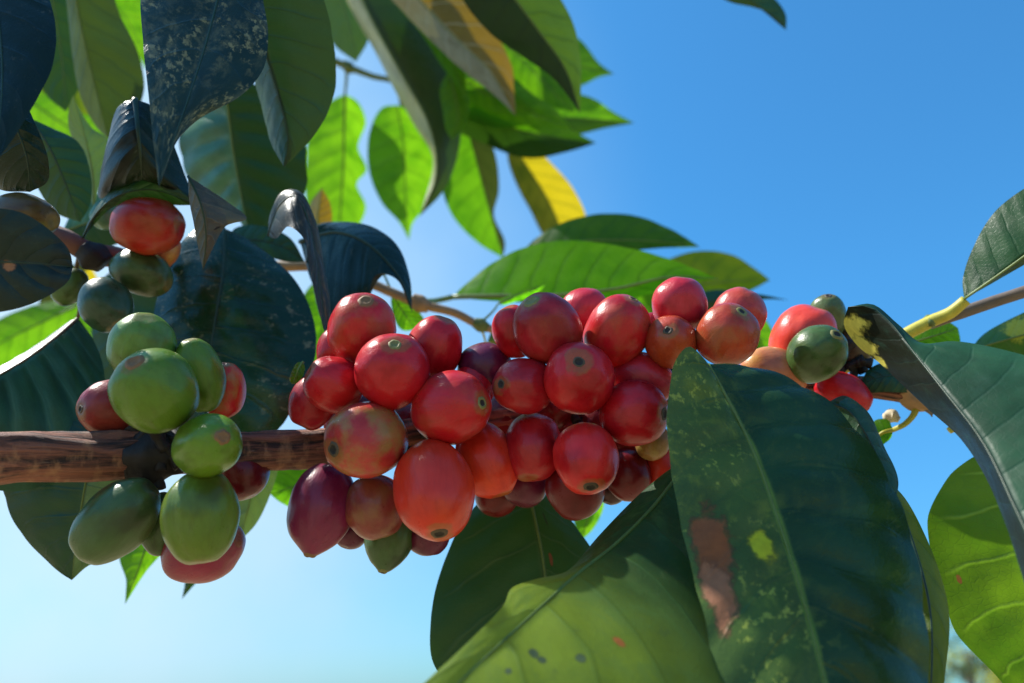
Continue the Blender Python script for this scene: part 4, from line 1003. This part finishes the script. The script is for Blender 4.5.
leaf('broad green leaf with a blunt drip tip reaching furthest over the sky',
     [(440, 112, 46.00), (490, 116, 45.60), (540, 117, 45.30), (590, 119, 45.10), (634, 123, 45.00)],
     [(462, 92, 46.30), (505, 86, 46.20), (550, 90, 45.90), (590, 98, 45.60), (614, 112, 45.30)],
     [(470, 132, 45.70), (520, 142, 45.40), (565, 138, 45.20), (605, 128, 45.10)],
     (46.00, 45.00), M['two'], bulge=0.10, wave=0.06, nv=9, nu=10, rows=60, petiole=False)
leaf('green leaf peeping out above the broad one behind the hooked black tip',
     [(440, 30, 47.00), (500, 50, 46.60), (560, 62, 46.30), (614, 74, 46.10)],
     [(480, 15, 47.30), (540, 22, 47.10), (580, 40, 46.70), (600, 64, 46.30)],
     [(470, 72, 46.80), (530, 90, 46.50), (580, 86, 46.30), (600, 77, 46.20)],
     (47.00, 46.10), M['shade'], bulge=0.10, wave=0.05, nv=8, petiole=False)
leaf('lower green leaf of the canopy whose tip overlaps the half-gold leaf',
     [(420, 90, 44.0), (470, 112, 43.8), (520, 130, 43.6), (560, 138, 43.5), (596, 143, 43.5)],
     [(450, 85, 44.3), (505, 104, 44.1), (550, 118, 43.9), (576, 132, 43.6)],
     [(436, 118, 44.0), (480, 142, 43.8), (525, 158, 43.6), (568, 152, 43.5)],
     (44.0, 43.5), M['two'], bulge=0.12, wave=0.06, nv=8, petiole=False)
leaf('mid green leaf in the thick of the canopy under the brown-gold one',
     [(390, 20, 44.00), (430, 55, 43.70), (480, 90, 43.40), (540, 122, 43.20)],
     [(420, 15, 44.30), (475, 45, 44.10), (520, 80, 43.70)], [(395, 62, 44.00), (440, 105, 43.70), (495, 128, 43.40)],
     (44.00, 43.20), M['fresh'], bulge=0.08, nv=8, petiole=False)
leaf('striped pale leaf at the top next to the long dark leaf',
     [(328, -50, 44.0), (338, -10, 43.8), (350, 28, 43.6), (356, 62, 43.5)],
     [(308, -30, 44.2), (318, 10, 44.1), (334, 45, 43.8)], [(358, -40, 44.2), (368, 5, 44.1), (368, 40, 43.8)],
     (44.0, 43.5), M['under'], bulge=0.08, nv=8, petiole=False)
leaf('deep green leaf wedged in the canopy beneath the hooked black tip',
     [(445, 70, 41.0), (490, 92, 40.8), (530, 112, 40.7), (572, 128, 40.6)],
     [(470, 62, 41.3), (515, 82, 41.1), (552, 106, 40.8)], [(456, 92, 40.8), (495, 116, 40.6), (540, 128, 40.6)],
     (41.0, 40.6), M['fresh'], bulge=0.12, wave=0.06, nv=8, petiole=False)
leaf('short bright leaf standing upright between the long shaded leaf and the hanging green one',
     [(448, 72, 38.5), (455, 95, 38.4), (458, 118, 38.4), (452, 140, 38.4)],
     [(440, 88, 38.6), (443, 112, 38.6), (446, 130, 38.5)], [(462, 84, 38.6), (470, 106, 38.6), (463, 128, 38.5)],
     (38.5, 38.4), M['fresh'], bulge=0.12, wave=0.05, nv=5, rows=40, petiole=False)
leaf('shaded green leaf between the brown-gold leaf and the hooked black tip',
     [(430, -30, 43.0), (470, 20, 43.0), (505, 62, 43.0), (545, 100, 43.0)],
     [(425, 0, 43.2), (455, 42, 43.2), (500, 88, 43.1)], [(465, -25, 43.2), (510, 25, 43.2), (538, 68, 43.1)],
     (43.0, 43.0), M['lit'], bulge=0.12, wave=0.05, nv=8, petiole=False)
leaf('thin bright strip of leaf along the edge of the long shaded leaf',
     [(402, -30, 38.2), (428, 15, 38.0), (450, 55, 37.9), (466, 98, 37.9)],
     [(392, -5, 38.3), (420, 32, 38.1), (446, 72, 38.0)], [(424, -20, 38.3), (448, 25, 38.1), (464, 65, 38.0)],
     (38.2, 37.9), M['fresh'], bulge=0.12, wave=0.05, nv=7, rows=50, petiole=False)
leaf('small bright leaf tucked under the curled tip of the brown-gold leaf',
     [(458, 78, 40.2), (485, 92, 40.0), (512, 104, 39.9), (536, 112, 39.9)],
     [(474, 74, 40.3), (500, 84, 40.1), (522, 98, 40.0)], [(464, 96, 40.1), (488, 110, 40.0), (514, 116, 39.9)],
     (40.2, 39.9), M['fresh'], bulge=0.15, wave=0.06, nv=6, rows=44, petiole=False)
leaf('bright leaf showing through below the dark leaf with the hooked black tip',
     [(500, 40, 38.4), (528, 66, 38.2), (552, 90, 38.1), (574, 112, 38.1)],
     [(518, 42, 38.6), (548, 66, 38.4), (568, 94, 38.2)], [(502, 62, 38.3), (526, 88, 38.2), (552, 106, 38.1)],
     (38.4, 38.1), M['lit'], bulge=0.15, wave=0.06, nv=6, rows=44, petiole=False)
leaf('lone dark leaf tip dipping in from the top against blue sky',
     [(690, -50, 31.0), (720, -22, 31.0), (755, 4, 31.0), (786, 30, 31.0)], [(710, -50, 31.2), (748, -25, 31.2), (778, 2, 31.2), (786, 16, 31.1)], [(700, -24, 31.1), (725, 0, 31.1), (755, 8, 31.1), (776, 16, 31.0)],
     (31.0, 31.0), M['dark'], bulge=0.06, nv=6, petiole=False)
# --- shaded leaves in the upper corner
leaf('olive striped leaf with one pale half hanging behind the arched leaf',
     [(70, -60, 25.0), (76, 0, 25.2), (86, 50, 25.4), (97, 95, 25.6), (108, 139, 25.8)],
     [(64, -30, 25.2), (68, 15, 25.5), (73, 60, 25.7), (80, 95, 25.8), (95, 125, 25.9)],
     [(100, -40, 25.5), (120, 15, 25.9), (138, 52, 26.1), (144, 90, 26.2), (128, 125, 26.0)],
     (25.0, 25.8), leaf_material('leaf_olive_striped', (0.13, 0.19, 0.075), (0.07, 0.12, 0.02), 0.2, 0.45, n_veins=7, half=(0.022, 0.055, 0.007), half_trans=(0.06, 0.11, 0.008), rib_wide=0.3, vein=(0.05, 0.09, 0.015), vein_amt=0.2, spec=0.3), bulge=0.08, quilt=0.035, nv=7, nu=10, rows=60, mid_w=0.03, petiole=False)
leaf('dark rounded leaf behind the small blue-sheened leaf',
     [(30, 118, 20.0), (48, 145, 20.0), (64, 180, 20.1), (80, 222, 20.2)],
     [(26, 145, 20.3), (34, 180, 20.3), (55, 212, 20.3)], [(52, 128, 20.3), (78, 142, 20.4), (91, 175, 20.4), (90, 205, 20.3)],
     (20.0, 20.2), M['dark'], bulge=0.1, nv=6, petiole=False)
leaf('pale folded leaf with an upturned tan tip among the shaded leaves',
     [(94, 208, 22.6), (93, 175, 22.4), (86, 140, 22.2), (73, 95, 22.0)],
     [(86, 188, 22.8), (80, 160, 22.7), (69, 128, 22.4), (69, 108, 22.1)], [(101, 178, 22.8), (108, 140, 22.9), (92, 128, 22.5), (79, 108, 22.1)],
     (22.6, 22.0), M['pale'], bulge=0.1, nv=5, petiole=False)
leaf('dark green leaf filling the gap beside the wrinkled corner leaf',
     [(42, -50, 31.0), (54, 10, 31.0), (62, 60, 31.0), (66, 112, 31.0)], [(25, -20, 31.2), (30, 40, 31.2), (44, 92, 31.1)], [(66, -30, 31.2), (82, 20, 31.2), (86, 70, 31.1)],
     (31, 31), M['mid'], bulge=0.08, nv=7, petiole=False)
leaf('olive leaf crossing behind the olive striped one',
     [(20, 45, 34.0), (45, 65, 34.0), (75, 85, 34.0), (115, 105, 34.0)], [(40, 42, 34.2), (75, 55, 34.2), (105, 82, 34.1)], [(25, 75, 34), (55, 100, 34), (90, 115, 34)],
     (34, 34), M['olive'], bulge=0.08, nv=7, petiole=False)
leaf('bright lime leaf glimpsed behind the pale folded leaf',
     [(15, 90, 44.0), (50, 115, 44.0), (90, 140, 44.0), (135, 165, 44.0)], [(35, 85, 44.2), (75, 98, 44.2), (118, 130, 44.1)], [(20, 125, 44), (60, 158, 44), (105, 172, 44)],
     (44, 44), M['fresh'], bulge=0.08, nv=7, petiole=False)
leaf('bright leaf edge by the white gap at the top, behind the mottled leaf',
     [(80, -30, 46.0), (105, -5, 46.0), (130, 25, 46.0), (146, 70, 46.0)], [(100, -25, 46.2), (135, 0, 46.1), (150, 35, 46)], [(85, -8, 46.0), (112, 18, 46.0), (137, 55, 46)],
     (46, 46), M['fresh'], bulge=0.08, nv=7, petiole=False)
leaf('leaf above the white gap at the top edge, between striped and mottled leaves',
     [(95, -60, 43.0), (115, -30, 43.0), (135, -5, 43.0), (150, 15, 43.0)], [(85, -40, 43), (105, -8, 43), (128, 10, 43)], [(120, -55, 43.1), (145, -25, 43.1), (158, 0, 43)],
     (43, 43), M['lit'], bulge=0.08, nv=5, petiole=False)
leaf('teal shadowed leaf behind the pale teal cherry',
     [(62, 232, 24.0), (90, 222, 24.0), (120, 214, 24.0), (150, 210, 24.0)], [(75, 208, 24.2), (105, 192, 24.2), (135, 195, 24.1)], [(80, 250, 24), (115, 245, 24), (140, 228, 24)],
     (24, 24), M['teal'], bulge=0.1, nv=5, petiole=False)
leaf('dark leaf under the bottle green cherry, between ribbed and glossy leaves',
     [(120, 262, 26.0), (125, 310, 25.6), (128, 360, 25.2), (126, 430, 25.0)], [(95, 290, 26), (92, 345, 25.6), (100, 400, 25.2)], [(160, 280, 26), (172, 335, 25.6), (162, 395, 25.2)],
     (26, 25), M['dark'], bulge=0.1, nv=7, petiole=False)
leaf('bright green leaf at the side, seen past the round-ended dark leaf',
     [(88, 300, 40.0), (50, 318, 39.6), (15, 335, 39.2), (-40, 365, 38.6)], [(60, 300, 40.2), (25, 308, 39.9), (-10, 325, 39.3)], [(72, 330, 39.8), (35, 358, 39.4), (-5, 378, 39)],
     (40, 38.6), M['fresh'], bulge=0.08, nv=7, petiole=False)
leaf('yellow-lime leaf behind the little green cherry',
     [(90, 262, 46.0), (75, 285, 45.8), (62, 308, 45.6), (52, 335, 45.5)], [(62, 268, 46.2), (42, 290, 45.9), (40, 318, 45.7)], [(98, 285, 46), (86, 312, 45.8), (70, 330, 45.6)],
     (46, 45.5), M['yellow'], bulge=0.08, nv=5, petiole=False)
leaf('lime leaf showing under the bottle green cherry',
     [(75, 315, 36.0), (92, 335, 36.0), (110, 352, 36.0), (132, 368, 36.0)], [(85, 305, 36.1), (112, 328, 36.1), (130, 350, 36)], [(76, 332, 36), (92, 356, 36), (115, 372, 36)],
     (36, 36), M['fresh'], bulge=0.08, nv=5, petiole=False)
leaf('small dark leaf lying behind the narrow glint leaf on the tan twig',
     [(225, 246, 22.0), (255, 240, 22.0), (285, 248, 22.0), (305, 262, 22.0)], [(235, 228, 22.2), (262, 226, 22.2), (290, 238, 22.1)], [(238, 258, 21.9), (262, 256, 21.9), (288, 262, 21.9)],
     (22, 22), M['dark'], bulge=0.1, nv=5, petiole=False)
leaf('rusty little leaf tip between the glowing wavy leaf and the ribbed one',
     [(318, 240, 30.0), (318, 215, 30.0), (322, 188, 30.0)], [(308, 228, 30), (310, 204, 30)], [(330, 230, 30), (331, 206, 30)],
     (30, 30), M['rust'], bulge=0.1, nv=4, rows=36, petiole=False)

# ------------------------------------------------------------------ ground, far trees, sky, sun, camera
def ground():
    g = NT('dry_grass_ground')
    co = g.n('ShaderNodeTexCoord').outputs['Object']
    a = g.noise(co, 0.35, 6.0, 0.65)
    b = g.noise(co, 9.0, 5.0, 0.7)
    col = g.mix(g.ramp(a, 0.35, 0.65), (0.29, 0.205, 0.115), (0.20, 0.175, 0.07))
    col = g.mix(g.m('MULTIPLY', b, 0.5), col, (0.37, 0.28, 0.17))
    pr = g.n('ShaderNodeBsdfPrincipled', Base__Color=col, Roughness=0.95)
    m_ = g.out(pr.outputs[0])
    n, R = 48, 3000.0
    vs, fs = [Vector((0, 0, 0))], []
    rings = [2, 6, 15, 40, 120, 400, 1200, R]
    for j, r in enumerate(rings):
        for k in range(n):
            a_ = 2 * math.pi * k / n
            z = 0.0 if j < 1 else 0.05 * noise.noise(Vector((math.cos(a_) * r * 0.2, math.sin(a_) * r * 0.2, 1.0))) * min(r / 6, 4)
            vs.append(Vector((r * math.cos(a_), r * math.sin(a_), z)))
    for k in range(n):
        fs.append((0, 1 + k, 1 + (k + 1) % n))
        for j in range(len(rings) - 1):
            fs.append((1 + j * n + k, 1 + (j + 1) * n + k, 1 + (j + 1) * n + (k + 1) % n, 1 + j * n + (k + 1) % n))
    tag(mesh_obj('ground', vs, fs, m_), kind='structure')


ground()
M['trunk'] = plain_material('tree_bark', (0.16, 0.11, 0.07), 0.9, scale=8)
M['crown_y'] = plain_material('crown_yellow_green', (0.34, 0.36, 0.03), 0.6, 0.4, scale=2.0)
M['crown_g'] = plain_material('crown_green', (0.06, 0.11, 0.03), 0.6, 0.3, scale=2.0)


def tree(label, x, y, h, w, mat, n):
    rng = random.Random(int(x * 31 + y))
    root = empty('shade_tree', Vector((x, y, 0)))
    tag(root, label, 'tree', 'trees beyond the coffee bush')
    o = root.location.copy()
    tube('trunk', [o - Vector((0, 0, 0.2)), o + Vector((0.1, 0, h * 0.3)), o + Vector((0.0, 0.1, h * 0.75))], [0.03 * h, 0.022 * h, 0.008 * h], M['trunk'], root, n=16, seg=10, rough=0.15, origin=o)
    for k in range(5):
        a_ = k * 1.3 + rng.random()
        s = o + Vector((0.05, 0, h * (0.3 + 0.08 * k)))
        e = s + Vector((math.cos(a_) * w * 0.32, math.sin(a_) * w * 0.32, h * 0.2))
        tube('limb', [s, s.lerp(e, 0.5) + Vector((0, 0, 0.1)), e], [0.012 * h, 0.008 * h, 0.003 * h], M['trunk'], root, n=10, seg=8, rough=0.1, origin=o)
    vs, fs = [], []
    clumps = [Vector((rng.gauss(0, 0.23) * w, rng.gauss(0, 0.23) * w, h * (0.62 + rng.gauss(0, 0.14)))) for _ in range(26)]
    for i in range(n):
        c = rng.choice(clumps)
        p = o + c + Vector((rng.gauss(0, 1), rng.gauss(0, 1), rng.gauss(0, 0.8))) * w * 0.075
        u = Vector((rng.gauss(0, 1), rng.gauss(0, 1), rng.gauss(0, 0.6))).normalized()
        t = u.orthogonal().normalized()
        s = rng.uniform(0.05, 0.11)
        b0 = len(vs)
        vs += [p - u * s, p + t * s * 0.45, p + u * s, p - t * s * 0.45]
        fs.append((b0, b0 + 1, b0 + 2, b0 + 3))
    mesh_obj('crown', vs, fs, mat, root, None, o)


tree('far yellow-green tree seen in the gap under the sunlit wavy leaf', 22.6, 38.0, 5.3, 5.6, M['crown_y'], 9000)
tree('far darker tree with a sparse top beside the yellow-green one', 19.6, 36.0, 5.0, 2.6, M['crown_g'], 1500)

w = bpy.data.worlds.new('World')
bpy.context.scene.world = w
w.use_nodes = True
nt = w.node_tree
nt.nodes.clear()
sky = nt.nodes.new('ShaderNodeTexSky')
sky.sky_type = 'NISHITA'
sky.sun_disc = False
sky.sun_elevation = SUN_EL
sky.sun_rotation = SUN_AZ
sky.air_density, sky.dust_density, sky.ozone_density = 1.0, 0.6, 1.0
bg = nt.nodes.new('ShaderNodeBackground')
bg.inputs[1].default_value = SKY_STRENGTH
ow = nt.nodes.new('ShaderNodeOutputWorld')
tint = nt.nodes.new('ShaderNodeMix')
tint.data_type, tint.blend_type = 'RGBA', 'MULTIPLY'
tint.inputs[0].default_value = 1.0
geo = nt.nodes.new('ShaderNodeTexCoord')
sepz = nt.nodes.new('ShaderNodeSeparateXYZ')
nt.links.new(geo.outputs['Generated'], sepz.inputs[0])
hr = nt.nodes.new('ShaderNodeMapRange')
hr.inputs[1].default_value, hr.inputs[2].default_value = 0.0, 0.45
nt.links.new(sepz.outputs[2], hr.inputs[0])
tc_ = nt.nodes.new('ShaderNodeMix')
tc_.data_type = 'RGBA'
tc_.inputs[6].default_value = (0.28, 0.62, 0.88, 1)
tc_.inputs[7].default_value = (0.34, 1.0, 1.34, 1)
nt.links.new(hr.outputs[0], tc_.inputs[0])
nt.links.new(tc_.outputs[2], tint.inputs[7])
# thin bright haze towards the sunny side of the sky, broken up by faint cloud
dv = nt.nodes.new('ShaderNodeVectorMath')
dv.operation = 'DOT_PRODUCT'
nt.links.new(geo.outputs['Generated'], dv.inputs[0])
dv.inputs[1].default_value = Vector((-0.70, 0.80, 0.36)).normalized()
wr = nt.nodes.new('ShaderNodeMapRange')
wr.interpolation_type = 'SMOOTHSTEP'
for k_, v_ in zip((1, 2, 3, 4), (0.62, 1.0, 0.0, 0.95)):
    wr.inputs[k_].default_value = v_
nt.links.new(dv.outputs['Value'], wr.inputs[0])
cn = nt.nodes.new('ShaderNodeTexNoise')
cn.inputs['Scale'].default_value, cn.inputs['Detail'].default_value = 3.2, 6.0
nt.links.new(geo.outputs['Generated'], cn.inputs['Vector'])
cm = nt.nodes.new('ShaderNodeMapRange')
for k_, v_ in zip((1, 2, 3, 4), (0.32, 0.68, 0.50, 1.0)):
    cm.inputs[k_].default_value = v_
nt.links.new(cn.outputs['Fac'], cm.inputs[0])
wm = nt.nodes.new('ShaderNodeMath')
wm.operation = 'MULTIPLY'
nt.links.new(wr.outputs[0], wm.inputs[0])
nt.links.new(cm.outputs[0], wm.inputs[1])
hz = nt.nodes.new('ShaderNodeMix')
hz.data_type = 'RGBA'
hz.inputs[7].default_value = (3.4, 4.6, 5.4, 1)
nt.links.new(wm.outputs[0], hz.inputs[0])
core = nt.nodes.new('ShaderNodeMapRange')
core.interpolation_type = 'SMOOTHSTEP'
for k_, v_ in zip((1, 2, 3, 4), (0.86, 1.0, 0.0, 1.0)):
    core.inputs[k_].default_value = v_
nt.links.new(dv.outputs['Value'], core.inputs[0])
hc = nt.nodes.new('ShaderNodeMix')
hc.data_type = 'RGBA'
hc.inputs[6].default_value = (3.2, 4.5, 5.4, 1)
hc.inputs[7].default_value = (4.1, 5.2, 5.9, 1)
nt.links.new(core.outputs[0], hc.inputs[0])
nt.links.new(hc.outputs[2], hz.inputs[7])
nt.links.new(sky.outputs[0], tint.inputs[6])
nt.links.new(tint.outputs[2], hz.inputs[6])
nt.links.new(hz.outputs[2], bg.inputs[0])
nt.links.new(bg.outputs[0], ow.inputs[0])

sd = Vector((math.sin(SUN_AZ) * math.cos(SUN_EL), math.cos(SUN_AZ) * math.cos(SUN_EL), math.sin(SUN_EL)))
sl = bpy.data.lights.new('sun', 'SUN')
sl.energy = SUN_STRENGTH
sl.angle = math.radians(0.5)
sl.color = (1.0, 0.95, 0.86)
so = bpy.data.objects.new('sun', sl)
so.location = (0, 0, 30)
so.rotation_euler = sd.to_track_quat('Z', 'Y').to_euler()
C.objects.link(so)

cd = bpy.data.cameras.new('camera')
cam = bpy.data.objects.new('camera', cd)
C.objects.link(cam)
cam.location = CAM
cam.rotation_euler = (math.radians(90) + PITCH, 0, 0)
cd.sensor_width = 36
cd.lens = F / W * 36
cd.clip_start = 0.01
cd.clip_end = 8000
cd.dof.use_dof = True
cd.dof.focus_distance = 0.147
cd.dof.aperture_fstop = 16.0
sc = bpy.context.scene
sc.camera = cam
sc.view_settings.view_transform = 'Standard'
sc.view_settings.look = 'None'
sc.view_settings.gamma = 1
sc.view_settings.exposure = EXPOSURE
sc.view_settings.use_curve_mapping = False
